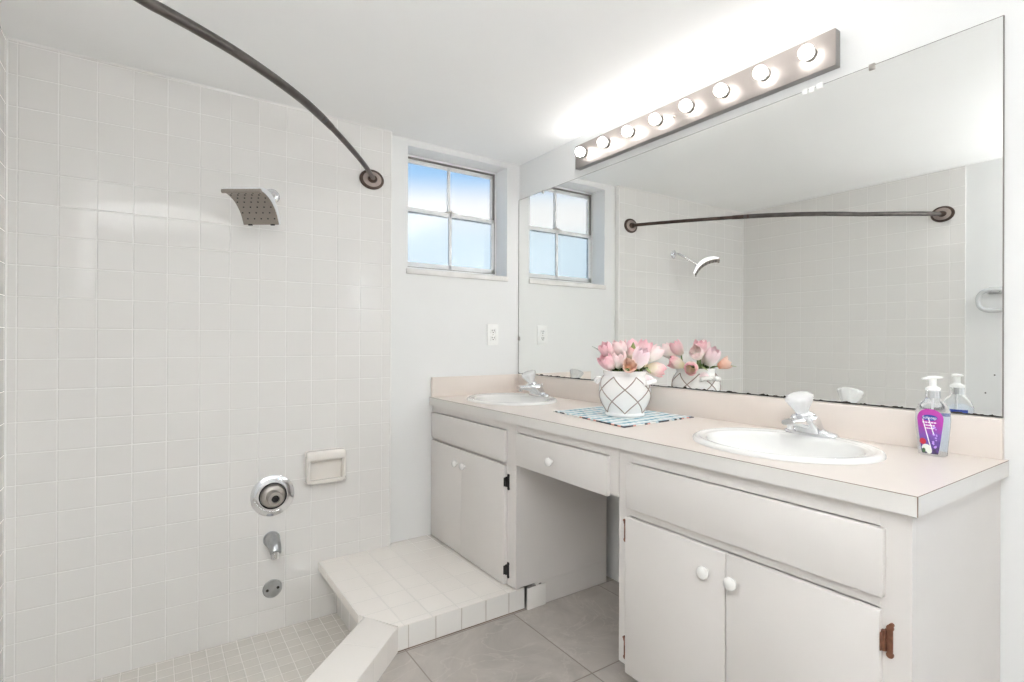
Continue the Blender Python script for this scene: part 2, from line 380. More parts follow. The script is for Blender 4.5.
wl = struct(mb.build('wall_left', 'paint', smooth=False))
MB().box((-0.006, YT, -0.2), (-0.001, 0.0, HC), 0.0).build('tile_panel', 'tile_yz', wl, smooth=False, label='glossy cream square wall tiles')
MB().box((-0.006, YT - 0.004, 0.0), (-0.0008, YT, HC), 0.002).build('tile_edge', 'trim', wl)
MB().box((-0.003, -0.005, PAN), (0.004, 0.001, HC), 0.0025).build('caulk_line', 'trim', wl)
for y, z in ((-1.517, 0.899), (-1.478, 0.797)):
    MB().cyl((-0.008, y, z), (-0.0048, y, z), 0.004, 12).build('screw_hole', 'black', wl)
# right wall with the second window behind the camera
WY0, WY1, WZ0, WZ1 = -3.22, -2.52, 1.22, 1.78
mb = MB()
for a, b in (((YB, 0), (WY0, HC)), ((WY1, 0), (YP, HC)), ((WY0, 0), (WY1, WZ0)), ((WY0, WZ1), (WY1, HC))):
    mb.box((W, a[0], a[1]), (W + 0.06, b[0], b[1]))
struct(mb.build('wall_right', 'paint', smooth=False))
wb = struct(MB().box((-0.15, YB - 0.15, -0.2), (W + 0.15, YB, HC)).build('wall_back', 'paint', smooth=False))
# door in the back wall
dr = struct(MB().box((0.35, YB, 0.005), (1.11, YB + 0.03, 2.0), 0.003).build('door_1', 'trim'))
mb = MB()
for zz in ((0.2, 0.9), (1.02, 1.85)):
    for xx in ((0.45, 0.69), (0.77, 1.01)): mb.box((xx[0], YB + 0.025, zz[0]), (xx[1], YB + 0.036, zz[1]), 0.006)
mb.build('door_panel', 'trim', dr)
MB().lathe([(0.026, 0), (0.026, 0.006), (0.01, 0.012), (0.01, 0.035), (0.026, 0.045), (0.028, 0.06), (0.015, 0.07)], (1.05, YB + 0.03, 0.95), 'y', 24).build('door_knob', 'satin', dr)
mb = MB()
for x0, x1, z0, z1 in ((0.27, 0.345, 0, 2.075), (1.115, 1.19, 0, 2.075), (0.27, 1.19, 2.005, 2.08)): mb.box((x0, YB, z0), (x1, YB + 0.018, z1), 0.003)
struct(mb.build('trim_2', 'trim'))
mb = MB().box((-0.006, YB + 0.015, 0), (0.006, YT - 0.01, 0.085), 0.003)
struct(mb.build('baseboard_left', 'trim'))
struct(MB().box((W - 0.012, YB + 0.015, 0), (W, -2.06, 0.085), 0.003).build('baseboard_right', 'trim'))
struct(MB().box((1.2, YB, 0), (W, YB + 0.012, 0.085), 0.003).build('baseboard_back', 'trim'))

# sash windows: frame, two sashes with a muntin each, four frosted panes, latch
def sash_window(name, o, ux, un, w, h, glass=None):
    """o: lower left corner of the opening on the outer frame plane, ux: along the wall, un: into the room"""
    o, ux, un = Vector(o), Vector(ux), Vector(un)
    def bx(mb, a0, a1, z0, z1, n0, n1, bev=0.002):
        p = o + ux * a0 + un * n0 + Vector((0, 0, z0)); q_ = o + ux * a1 + un * n1 + Vector((0, 0, z1)); mb.box(p, q_, bev)
    mb = MB()
    for r in ((0, 0.012, 0, h), (w - 0.012, w, 0, h), (0, w, 0, 0.016), (0, w, h - 0.012, h)): bx(mb, *r, -0.035, 0.012)
    win = struct(mb.build(name, 'alum', origin=o))
    mid = h * 0.525
    for nm, z0, z1, n0 in (('upper_sash', mid - 0.012, h - 0.014, -0.022), ('lower_sash', 0.016, mid + 0.012, -0.004)):
        mb = MB(); st = 0.014 if nm == 'upper_sash' else 0.019
        for r in ((0.012, 0.012 + st, z0, z1), (w - 0.012 - st, w - 0.012, z0, z1), (0.012, w - 0.012, z0, z0 + 0.026), (0.012, w - 0.012, z1 - 0.022, z1), (w / 2 - 0.008, w / 2 + 0.008, z0, z1)):
            bx(mb, *r, n0, n0 + 0.016)
        sa = mb.build(nm, 'alum', win)
        for a0, a1 in ((0.012 + st, w / 2 - 0.008), (w / 2 + 0.008, w - 0.012 - st)):
            mb = MB(); bx(mb, a0, a1, z0 + 0.026, z1 - 0.022, n0 + 0.005, n0 + 0.008, 0); mb.build('pane', (glass or ('frost_up' if nm == 'upper_sash' else 'frost_low')), sa, smooth=False)
    mb = MB()
    for r in ((0.012, 0.0135, 0.016, h - 0.012), (w - 0.0155, w - 0.012, 0.016, h - 0.012), (0.012, w - 0.012, h - 0.0165, h - 0.012), (0.012, w - 0.012, 0.016, 0.018)): bx(mb, *r, -0.02, 0.0135, 0)
    mb.build('gasket', 'gasket', win, smooth=False)
    mb = MB(); bx(mb, w / 2 - 0.03, w / 2 + 0.03, mid + 0.013, mid + 0.019, 0.0, 0.014, 0.002); bx(mb, w / 2 - 0.008, w / 2 + 0.012, mid + 0.019, mid + 0.027, 0.002, 0.012, 0.002)
    mb.build('latch', 'satin', win)
    return win
win1 = sash_window('window_1', (OX0, 0.157, OZ0 + 0.010), (1, 0, 0), (0, -1, 0), OX1 - OX0, OZ1 - OZ0 - 0.010)
MB().box((OX0 - 0.008, YP - 0.010, OZ0 - 0.026), (OX1 + 0.004, 0.17, OZ0 + 0.001), 0.003).build('window_sill', 'marble', win1)
win2 = sash_window('window_2', (W + 0.022, WY0, WZ0 + 0.01), (0, 1, 0), (-1, 0, 0), WY1 - WY0, WZ1 - WZ0 - 0.01, 'clear_pane')
MB().box((W - 0.016, WY0 - 0.01, WZ0 - 0.016), (W + 0.05, WY1 + 0.01, WZ0 + 0.006), 0.003).build('window_sill', 'marble', win2)
# ------------------------------------------------------------------ tiled bench and curb
bench = thing('shower_bench', 'low cream tiled shower bench and curb with overhanging seat below the far window', 'shower bench', (1.3, -0.4, 0.0))
def paint_by_normal(o, fn):
    for p in o.data.polygons: p.material_index = fn(p.normal)
b1 = MB().prism([(1.03, -0.001), (1.372, -0.001), (1.372, YP - 0.001), (1.655, YP - 0.001), (1.655, -0.716), (1.119, -0.716), (1.047, -0.58), (1.03, -0.565)], 0.052, 0.087, 0.004).build('seat_slab', ['cap', 'front', 'bench_side'], bench)
paint_by_normal(b1, lambda n: 0 if abs(n.z) > .3 else (1 if n.y < -.7 and n.x > -.5 else 0))
b2 = MB().prism([(1.115, -0.001), (1.372, -0.001), (1.372, YP - 0.001), (1.655, YP - 0.001), (1.655, -0.716), (1.119, -0.716), (1.115, -0.70)], 0.0, 0.052).build('seat_base', ['front', 'bench_side'], bench, smooth=False)
paint_by_normal(b2, lambda n: 0 if n.y < -.7 else 1)
MB().prism([(1.115, -0.001), (1.36, -0.001), (1.36, -0.69), (1.115, -0.69)], PAN, 0.0).build('seat_riser', 'bench_side', bench, smooth=False)
cb = MB().prism([(1.119, -0.716), (1.047, -0.58), (0.407, -1.22), (0.0, -1.22), (0.0, -1.37), (0.465, -1.37)], PAN, 0.087, 0.004).build('curb', ['cap45', 'curb_side'], bench)
paint_by_normal(cb, lambda n: 0 if abs(n.z) > .3 else 1)
MB().box((1.6585, -0.7265, 0.0), (1.751, -0.7335, 0.0865), 0.002).build('loose_end_tile', 'white_tile', bench, label='white end tile coming away with ragged mortar on top')
mb = MB()
random.seed(4)
for k in range(14):
    mb.ball((1.660 + random.uniform(0, 0.07), -0.7285 + random.uniform(-0.002, 0.002), 0.087 + random.uniform(0, 0.003)), (random.uniform(.004, .009), .0025, random.uniform(.002, .005)), 8)
mb.build('mortar', 'gasket', bench, label='grey broken mortar crumbs')
mb = MB().box((1.118, -0.7178, 0.0), (1.655, -0.716, 0.003), 0.0)
mb.build('base_joint', 'seam', bench, smooth=False)

# ------------------------------------------------------------------ vanity
FX = 1.606                       # face-frame plane
def Z(z): return z + ZF
CT = Z(-0.3255)                  # counter top
CB = Z(-0.3645)                  # underside of its edge
def knob(parent, y, z, x):
    mb = MB().lathe([(0.006, 0), (0.0065, 0.008), (0.0145, 0.012), (0.0165, 0.017), (0.0155, 0.022), (0.010, 0.0255), (0.001, 0.0265)], (x, y, z), (-1, 0, 0), 28)
    return mb.build('knob', 'porcelain', parent, label='round white ceramic knob')
def slab(y0, y1, z0, z1, x1=FX, th=0.016, bev=0.0022):
    return MB().box((x1 - th, y1, z0), (x1 - 0.0004, y0, z1), bev, 2)
def hinge(parent, y, z, mkey, sgn, lab):
    """face-frame butterfly hinge: leaf on the frame with curled finials, knuckle, small leaf wrapped on the door edge; sgn=+1: frame leaf towards -y"""
    mb = MB(); x = FX - 0.0005
    mb.box((x - 0.0035, y, z - 0.022), (x, y - sgn * 0.014, z + 0.022), 0.001)
    for e in (-1, 1):
        mb.cyl((x - 0.004, y - sgn * 0.009, z + e * 0.026), (x, y - sgn * 0.009, z + e * 0.026), 0.0065, 14)
    mb.cyl((x - 0.006, y - sgn * 0.012, z + 0.033), (x, y - sgn * 0.012, z + 0.033), 0.0042, 12) if mkey == 'copper' else None
    mb.cyl((x - 0.006, y + sgn * 0.001, z - 0.02), (x - 0.006, y + sgn * 0.001, z + 0.02), 0.0045, 12)
    mb.box((x - 0.0185, y + sgn * 0.003, z - 0.018), (x - 0.004, y + sgn * 0.0005, z + 0.018), 0.001)
    return mb.build('hinge', mkey, parent, label=lab)

# left cabinet
lc = thing('vanity_cabinet', 'far vanity cabinet standing on the tiled bench ledge beside the white wall', 'cabinet', (1.85, -0.37, 0.095))
mb = MB().box((FX + 0.02, -0.707, 0.096), (W - 0.05, 0.030, CT - 0.19), 0.0).box((FX + 0.0195, -0.726, 0.097), (2.098, -0.708, CB - 0.001), 0.0)
mb.box((1.70, -0.7255, 0.0005), (2.098, -0.708, 0.096), 0.0)
mb.build('body', 'cab', lc, smooth=False)
mb = MB()
for y0, y1, z0, z1 in ((0.031, 0.004, 0.094, CB), (-0.654, -0.726, 0.094, CB), (0.0038, -0.6538, Z(-0.3992), CB), (0.0038, -0.6538, Z(-0.5392), Z(-0.522))): mb.box((FX, y1, z0), (FX + 0.019, y0, z1), 0.0)
mb.build('face_frame', 'cab', lc)
slab(0.0135, -0.663, Z(-0.526), Z(-0.401)).build('false_drawer_front', 'cab', lc)
for y0, y1, yk in ((0.0135, -0.3035, -0.266), (-0.3040, -0.663, -0.338)):
    d = slab(y0, y1, 0.0935, Z(-0.541), bev=0.0009).build('door', 'cab', lc); knob(d, yk, Z(-0.607), FX - 0.016)
for z in (Z(-0.607), Z(-0.962)): hinge(lc, -0.666, z, 'black', 1, 'black face-frame hinge')
# knee-space drawer
kd = thing('vanity_apron_unit', 'wide drawer with one white knob over the open knee space', 'drawer unit', (1.7, -1.0, CB - 0.17))
mb = MB().box((FX, -1.283, Z(-0.3982)), (FX + 0.019, -0.729, CB - 0.0005)).box((FX, -0.746, Z(-0.522)), (FX + 0.019, -0.729, Z(-0.3984))).box((FX, -1.283, Z(-0.519)), (FX + 0.019, -1.244, Z(-0.3984)))
mb.build('apron_frame', 'cab', kd)
d = slab(-0.745, -1.2475, Z(-0.524), Z(-0.400)).build('drawer_front', 'cab', kd); knob(d, -0.972, Z(-0.466), FX - 0.016)
MB().box((FX + 0.001, -1.236, Z(-0.510)), (W - 0.08, -0.756, Z(-0.412))).build('drawer_box', 'cab', kd, smooth=False)
# right cabinet
rc = thing('vanity_cabinet', 'near vanity cabinet with two knobbed doors under the second sink', 'cabinet', (1.85, -1.67, 0.0))
mb = MB().box((FX + 0.02, -2.029, 0.096), (W - 0.003, -1.306, CT - 0.19)).box((FX + 0.0195, -2.047, 0.0), (W - 0.002, -2.03, CB - 0.001)).box((FX + 0.0195, -1.305, 0.0965), (W - 0.03, -1.2865, CB - 0.001))
mb.box((1.69, -2.029, 0.0), (1.705, -1.3055, 0.0955)).box((1.69, -1.305, 0.0), (W - 0.03, -1.2865, 0.096))
mb.build('body', 'cab', rc, smooth=False)
mb = MB()
for y0, y1, z0, z1 in ((-1.2855, -1.335, 0.095, CB), (-1.994, -2.047, 0.095, CB), (-1.3352, -1.9938, Z(-0.4018), CB), (-1.3352, -1.9938, Z(-0.5628), Z(-0.533))): mb.box((FX, y1, z0), (FX + 0.019, y0, z1), 0.0)
mb.build('face_frame', 'cab', rc)
slab(-1.327, -2.004, Z(-0.5375), Z(-0.4035)).build('false_drawer_front', 'cab', rc)
for y0, y1, yk in ((-1.325, -1.6605, -1.609), (-1.6635, -1.999, -1.686)):
    d = slab(y0, y1, 0.083, Z(-0.5645)).build('door', 'cab', rc); knob(d, yk, Z(-0.626), FX - 0.016)
for z in (Z(-0.622), Z(-0.965)): hinge(rc, -2.003, z, 'copper', 1, 'worn copper hinge with curled ends')
for z in (Z(-0.615), Z(-0.970)): hinge(rc, -1.323, z, 'copper', -1, 'narrow worn copper hinge')

# worktop with sink cut-outs
SINKS = ((1.862, -0.312), (1.853, -1.655)); SA, SB = 0.208, 0.244
top = thing('vanity_worktop', 'long cream laminate worktop with low backsplash under the mirror', 'worktop', (1.85, -1.0, CB))
XF, YN = 1.587, -2.062
mb = MB(); bm = mb.bm
def hole_plate(zz, up):
    """top sheet as strips around the two elliptical holes"""
    segs = 48; ys = [YP - 0.001, (SINKS[0][1] + SINKS[1][1]) / 2, YN]
    for (cx_, cy_), ya, yb in zip(SINKS, ys[:-1], ys[1:]):
        outer = []; inner = []
        x0, x1 = XF, W - 0.002
        for k in range(segs):
            a = 2 * pi * k / segs + pi / segs; dx, dy = math.cos(a), math.sin(a)
            tx = ((x1 if dx > 0 else x0) - cx_) / dx; ty = ((ya if dy > 0 else yb) - cy_) / dy; t_ = min(tx, ty)
            outer.append([cx_ + dx * t_, cy_ + dy * t_]); inner.append((cx_ + (SA - 0.02) * dx, cy_ + (SB - 0.02) * dy))
        for corner in ((x0, ya), (x1, ya), (x0, yb), (x1, yb)):
            kbest = min(range(segs), key=lambda k: (outer[k][0] - corner[0]) ** 2 + (outer[k][1] - corner[1]) ** 2); outer[kbest] = list(corner)
        n = segs
        mb.add([(x, y, zz) for x, y in outer] + [(x, y, zz) for x, y in inner], [(k, (k + 1) % n, n + (k + 1) % n, n + k) for k in range(n)])
hole_plate(CT, True)
mb.build('top_sheet', 'lam', top, smooth=False)
MB().box((XF, YN, CB), (XF + 0.020, YP - 0.001, CT - 0.0012)).box((XF + 0.0201, YN, CB), (W - 0.002, YN + 0.018, CT - 0.0012)).build('edge_band', 'lamf', top)
mb = MB().box((XF - 0.0004, YN - 0.0004, CT - 0.0013), (XF + 0.02, YP - 0.001, CT - 0.0002)).box((XF + 0.0201, YN - 0.0004, CT - 0.0013), (W - 0.002, YN + 0.02, CT - 0.0002))
mb.box((XF - 0.0004, YN - 0.0006, CB), (XF + 0.0012, YN + 0.001, CT - 0.001))
mb.build('seam_line', 'seam', top, smooth=False, label='thin dark laminate seam')
BT = Z(-0.2245)
MB().box((W - 0.019, YN + 0.008, CT + 0.0002), (W - 0.001, YP - 0.001, BT), 0.0015).build('backsplash', 'lam', top)
MB().box((XF + 0.008, YP - 0.019, CT + 0.0002), (W - 0.0192, YP - 0.001, BT), 0.0015).build('side_splash', 'lam', top)

# drop-in oval sinks
def make_sink(c_, label):
    s_ = thing('oval_sink', label, 'sink', (c_[0], c_[1], CT), 'drop-in sinks of the vanity')
    prof = [(1.0, 0.0005), (1.0, 0.006), (0.985, 0.011), (0.955, 0.0135), (0.92, 0.0125), (0.895, 0.009), (0.86, 0.010), (0.82, 0.008), (0.79, -0.004), (0.74, -0.04), (0.66, -0.085), (0.5, -0.12), (0.28, -0.136), (0.09, -0.14)]
    rings = []; n = 72
    for k, z in prof:
        t_ = max(0.0, (0.86 - k) / 0.86); sh = -0.02 * min(1, t_ * 4)          # bowl sits towards the front
        kx = k if k > 0.86 else k * (1 - 0.06 * min(1, t_ * 4))
        rings.append([Vector((c_[0] + sh + SA * kx * math.cos(2 * pi * j / n), c_[1] + SB * k * math.sin(2 * pi * j / n), CT + z)) for j in range(n)])
    mb = MB().loft(rings, caps=False); mb.build('basin', 'porcelain', s_, ang=60)
    MB().lathe([(0.024, 0), (0.024, 0.003), (0.017, 0.004), (0.015, 0.001), (0.001, 0.001)], (c_[0] - 0.02, c_[1], CT - 0.141), 'z', 24).build('drain', 'chrome', s_)
    return s_
make_sink(SINKS[0], 'white oval sink at the far end of the worktop beside the outlet wall')
make_sink(SINKS[1], 'white oval sink at the near end of the worktop beside the soap bottle')

# centre-set faucet with clear acrylic knob
def make_faucet(fx, fy, label):
    z0 = CT + 0.0105
    f = thing('basin_faucet', label, 'faucet', (fx, fy, z0), 'single knob faucets of the vanity')
    n = 40; rings = []
    for k, z in ((1.0, 0.0), (1.0, 0.006), (0.93, 0.011), (0.72, 0.016), (0.45, 0.026)):
        rings.append([Vector((fx + 0.027 * k * math.copysign(abs(math.cos(a)) ** 0.8, math.cos(a)), fy + (0.079 if z < 0.012 else 0.079 * (0.86 if z < 0.02 else 0.8)) * k * math.sin(a), z0 + z)) for a in [2 * pi * j / n for j in range(n)]])
    MB().loft(rings).build('base_plate', 'chrome', f, ang=50)
    def sq(cx_, rx, ry, z, e=0.7, tilt=0.0):
        return [Vector((cx_ + rx * math.copysign(abs(math.cos(a)) ** e, math.cos(a)), fy + ry * math.copysign(abs(math.sin(a)) ** e, math.sin(a)), z0 + z - tilt * rx * math.cos(a))) for a in [2 * pi * j / n for j in range(n)]]
    MB().loft([sq(fx - 0.006, .030, .038, 0.008), sq(fx - 0.014, .034, .038, 0.022), sq(fx - 0.030, .040, .037, 0.042), sq(fx - 0.036, .038, .034, 0.055), sq(fx - 0.038, .030, .028, 0.062)]).build('body', 'chrome', f, ang=50)
    path = smoothpath([(fx - 0.045, fy, z0 + 0.036), (fx - 0.075, fy, z0 + 0.042), (fx - 0.105, fy, z0 + 0.045), (fx - 0.128, fy, z0 + 0.045)], 6)
    rings = []
    for i, p in enumerate(path):
        t_ = i / (len(path) - 1); hw, hh = 0.026 - 0.008 * t_, 0.016 - 0.008 * t_
        rings.append([p + Vector((0, hw * math.copysign(abs(math.cos(a)) ** 0.6, math.cos(a)), hh * math.copysign(abs(math.sin(a)) ** 0.6, math.sin(a)))) for a in [2 * pi * j / 20 for j in range(20)]])
    MB().loft(rings).build('spout', 'chrome', f, ang=50)
    MB().cyl((fx - 0.114, fy, z0 + 0.026), (fx - 0.114, fy, z0 + 0.042), 0.009, 18).build('aerator', 'chrome', f)
    ax = Vector((-0.40, 0, 1)).normalized(); o_ = Vector((fx - 0.044, fy, z0 + 0.058))
    MB().lathe([(0.026, 0), (0.027, 0.005), (0.021, 0.010), (0.016, 0.016)], o_, ax, 28).build('collar', 'chrome', f)
    nn = 60; rings = []; e1 = Vector((0, 1, 0)); e2 = ax.cross(e1); o2 = o_ + ax * 0.014
    for r, h_ in ((0.017, 0), (0.019, 0.006), (0.025, 0.018), (0.032, 0.031), (0.0365, 0.041), (0.0375, 0.046), (0.035, 0.051), (0.026, 0.054), (0.002, 0.055)):
        rings.append([o2 + ax * h_ + (e1 * math.cos(2 * pi * j / nn) + e2 * math.sin(2 * pi * j / nn)) * r * (1 + 0.035 * math.cos(10 * 2 * pi * j / nn)) for j in range(nn)])
    MB().loft(rings).build('handle', 'acrylic', f, ang=50, label='frosty clear fluted acrylic knob')
    MB().cyl((fx + 0.020, fy, z0 + 0.012), (fx + 0.020, fy, z0 + 0.052), 0.003, 10).ball((fx + 0.020, fy, z0 + 0.055), 0.006, 12).build('lift_rod', 'chrome', f)
    return f
make_faucet(2.045, -0.292, 'chrome faucet with acrylic knob at the far sink')
make_faucet(2.045, -1.640, 'chrome faucet with acrylic knob at the near sink beside the soap bottle')

# ------------------------------------------------------------------ mirror, light bar
MT, MBT = Z(0.763), Z(-0.2225)
mi = thing('wall_mirror', 'large frameless wall mirror above the worktop with blackened lower edge', 'mirror', (W - 0.003, -1.026, MBT))
mb = MB().box((W - 0.006, -2.0505, MBT), (W - 0.001, YP - 0.003, MT), 0.0); mb.build('glass', 'mirror', mi, smooth=False)
mb = MB().box((W - 0.0062, -2.0525, MBT), (W - 0.001, -2.0505, MT)).box((W - 0.0062, -2.0525, MT), (W - 0.001, YP - 0.003, MT + 0.0016)).box((W - 0.0062, YP - 0.0055, MBT), (W - 0.001, YP - 0.0025, MT))
mb.build('edge_line', 'gasket', mi, smooth=False, label='thin dark ground edge')
for u, v, k in ((543, 191, 'satin'), (872, 67.5, 'satin'), (812, 87, 'white_plastic')):
    p = at_x(u, v, W - 0.006)
    mb = MB().box((W - 0.010, p.y - 0.008, MT - 0.012), (W - 0.001, p.y + 0.008, MT + 0.006), 0.002)
    if k == 'white_plastic': mb.box((W - 0.010, p.y - 0.034, MT - 0.010), (W - 0.001, p.y - 0.014, MT + 0.009), 0.003).box((W - 0.010, p.y + 0.014, MT - 0.010), (W - 0.001, p.y + 0.030, MT + 0.008), 0.003)
    mb.build('mirror_clip', k, mi)
MB().box((W - 0.010, YP - 0.020, Z(-0.035)), (W - 0.001, YP - 0.0015, Z(-0.012)), 0.004).build('mirror_clip', 'satin', mi)

LB0, LB1, LZ0, LZ1, LX = -0.489, -1.676, Z(0.797), Z(0.9085), W - 0.032
lb = thing('vanity_light_bar', 'brushed nickel light bar with eight lit globe bulbs above the mirror', 'light fixture', (W, -1.086, LZ0))
MB().box((LX + 0.0015, LB1 + 0.0005, LZ0 + 0.0005), (W - 0.0005, LB0 - 0.0005, LZ1 - 0.0005), 0.001).build('back_box', 'nickel_side', lb)
MB().box((LX, LB1, LZ0), (LX + 0.002, LB0, LZ1), 0.0008).build('face_plate', 'brushed', lb)
BZ = Z(0.857)
for k in range(8):
    y = -0.556 - 0.1497 * k
    b = MB().ball((LX - 0.030, y, BZ), 0.0215, 28).build('globe_bulb', 'bulb', lb)
    MB().lathe([(0.020, 0), (0.020, 0.008), (0.017, 0.012), (0.012, 0.012)], (LX, y, BZ), (-1, 0, 0), 24).build('socket', 'nickel_side', lb)
p = at_x(676, 116, LX)
MB().lathe([(0.005, 0), (0.005, 0.004), (0.0035, 0.009), (0.001, 0.012)], (LX, -1.08, p.z), (-1, 0, 0), 14).build('finial', 'satin', lb)

# ------------------------------------------------------------------ curtain rod
RZ = Z(0.722)
rod = thing('shower_curtain_rod', 'curved dark bronze shower curtain rod between the two tiled walls', 'curtain rod', (0.9, -0.6, RZ))
plan = [(1.268, -0.016), (1.252, -0.055), (1.160, -0.207), (1.036, -0.389), (0.882, -0.597), (0.756, -0.737), (0.613, -0.864), (0.507, -0.938), (0.434, -0.982), (0.385, -1.012), (0.24, -1.128), (0.12, -1.215), (0.016, -1.279)]
path = smoothpath([(x, y, RZ) for x, y in plan], 8)
isplit = min(range(len(path)), key=lambda i: (path[i] - Vector((0.90, -0.57, RZ))).length)
MB().tube(path[:isplit + 3], 0.0105, 16).build('inner_tube', 'bronze', rod)
MB().tube(path[isplit:], 0.0132, 16).build('outer_tube', 'gunmetal', rod)
MB().tube(path[isplit - 2:isplit + 2], lambda t_: 0.0118 + 0.0016 * t_, 16).build('crimp_sleeve', 'bronze', rod)
fl = [(0.044, 0), (0.047, 0.004), (0.046, 0.009), (0.036, 0.013), (0.034, 0.011), (0.018, 0.014), (0.0165, 0.026), (0.013, 0.032), (0.011, 0.032)]
MB().lathe(fl, (1.268, -0.0007, RZ), (0, -1, 0), 36).stretch(1.268, 0, 1.26).build('flange', 'bronze', rod)
MB().lathe(fl, (-0.0008, -1.283, RZ), (1, 0, 0), 36).stretch(-1.283, 1, 1.26).build('flange', 'bronze', rod)

fc = [(0.0155, 0.0142), (0.0195, 0.0148), (0.0335, 0.0138), (0.0355, 0.0128)]
for fo in [o for o in children_of(rod) if o.name.startswith('flange')]:
    left = fo.data.vertices[0].co.x + ORG[fo.name].x < 0.3
    if left: MB().lathe(fc, (-0.0008, -1.283, RZ), (1, 0, 0), 36, caps=False).stretch(-1.283, 1, 1.26).build('face_ring', 'bronze_face', fo, label='lighter worn face')
    else: MB().lathe(fc, (1.268, -0.0007, RZ), (0, -1, 0), 36, caps=False).stretch(1.268, 0, 1.26).build('face_ring', 'bronze_face', fo, label='lighter worn face')

# ------------------------------------------------------------------ shower fittings on the far wall
YW = -0.0006
sh = thing('wall_shower', 'wave shaped taupe and chrome shower head on a bent arm high on the tiled wall', 'shower', (0.85, YW, Z(0.576)))
MB().lathe([(0.030, 0), (0.030, 0.003), (0.024, 0.009), (0.012, 0.013)], (0.834, YW, Z(0.576)), (0, -1, 0), 28).build('wall_flange', 'chrome', sh)
dv = Vector((-0.58, -0.81, 0)); wv = Vector((0.81, -0.58, 0))
T = at_y(242, 191.5, -0.255); pl = 0.145
Lw = T - dv * pl + Vector((0, 0, -0.092))
jn = Lw + dv * 0.028 + Vector((0, 0, 0.060))
arm = smoothpath([(0.834, YW, Z(0.576)), (0.833, -0.030, Z(0.576)), (0.826, -0.062, Z(0.562)), tuple(Vector((0.826, -0.062, Z(0.562))).lerp(jn, 0.55)), tuple(jn)], 8)
MB().tube(arm, 0.0092, 16).build('arm', 'chrome', sh)
MB().lathe([(0.011, -0.034), (0.015, -0.030), (0.015, -0.016), (0.019, -0.010), (0.020, 0.002), (0.012, 0.006)], jn, (jn - arm[-6]).normalized(), 24).build('swivel_joint', 'chrome', sh)
prof = smoothpath([(0.0, 0.0, 0), (0.026, 0.042, 0), (0.066, 0.074, 0), (0.112, 0.089, 0), (pl + 0.003, 0.091, 0)], 6)
face, back = [], []
HWD = 0.074
for i, p in enumerate(prof):
    tg = (prof[min(i + 1, len(prof) - 1)] - prof[max(i - 1, 0)]).normalized(); nn_ = Vector((-tg.y, tg.x, 0))
    face.append((p, nn_))
def hp(p, s_): return Lw + dv * p.x + Vector((0, 0, p.y)) + wv * s_
rf_, rb_ = [], []
for p, n_ in face:
    rf_.append([hp(p, -HWD + 0.003), hp(p, HWD - 0.003), hp(p + n_ * 0.004, HWD - 0.003), hp(p + n_ * 0.004, -HWD + 0.003)])
    q2 = p + n_ * 0.0035; tk = 0.011 + 0.017 * math.sin(pi * min(1, max(0, p.x / pl))) ** 0.8
    rb_.append([hp(q2, -HWD), hp(q2, HWD), hp(q2 + n_ * tk * 0.8, HWD), hp(q2 + n_ * tk, HWD - 0.008), hp(q2 + n_ * tk, -HWD + 0.008), hp(q2 + n_ * tk * 0.8, -HWD)])
MB().loft(rb_).build('back_shell', 'shell', sh, label='bright satin curved back shell')
mb = MB().loft(rf_); mb.mi = 1
for i in range(3, len(face) - 3, 3):
    p, n_ = face[i]
    for j in range(5):
        s_ = (j - 2) * 0.027 + (0.0067 if (i // 3) % 2 else -0.0067)
        nrm = -(dv * n_.x + Vector((0, 0, n_.y)))
        mb.cyl(hp(p, s_), hp(p, s_) + nrm * 0.0022, 0.0028, 10)
mb.build('spray_face', ['taupe', 'black'], sh, label='taupe spray face with rows of dark nozzles')
rt = [hp(face[-1][0] + face[-1][1] * 0.002, -HWD), hp(face[-1][0] + face[-1][1] * 0.002, HWD)]
MB().cyl(rt[0], rt[1], 0.0078, 14).build('rolled_tip', 'taupe', sh)
for s_ in (-0.0435, 0.047):
    MB().tube([hp(face[0][0], s_ - 0.008), hp(face[0][0], s_ + 0.008)], 0.0032, 10).build('edge_clip', 'black', sh)

vx, vz = 0.841, Z(-0.702)
vt = thing('shower_valve', 'round chrome shower valve plate missing its handle on the tiled wall', 'shower valve', (vx, YW, vz))
MB().lathe([(0.087, 0), (0.087, 0.003), (0.080, 0.008), (0.060, 0.012), (0.053, 0.012), (0.053, 0.006), (0.001, 0.006)], (vx, YW, vz), (0, -1, 0), 56).build('escutcheon', 'chrome', vt)
MB().lathe([(0.055, 0.011), (0.0555, 0.0135), (0.052, 0.0145), (0.051, 0.011)], (vx, YW, vz), (0, -1, 0), 48, caps=False).build('ring_seal', 'black', vt)
MB().lathe([(0.050, 0.006), (0.050, 0.013), (0.046, 0.020), (0.036, 0.026), (0.030, 0.027), (0.001, 0.027)], (vx, YW, vz), (0, -1, 0), 48).build('sleeve', 'satin', vt)
MB().lathe([(0.030, 0.026), (0.030, 0.066), (0.028, 0.069), (0.016, 0.069), (0.0155, 0.058), (0.001, 0.058)], (vx, YW, vz), (0, -1, 0), 36).build('stem', 'satin', vt)
MB().lathe([(0.0153, 0.057), (0.0153, 0.060), (0.001, 0.060)], (vx, YW, vz), (0, -1, 0), 24).lathe([(0.007, 0.058), (0.0065, 0.066), (0.001, 0.067)], (vx, YW, vz), (0, -1, 0), 12).build('stem_socket', 'black', vt)

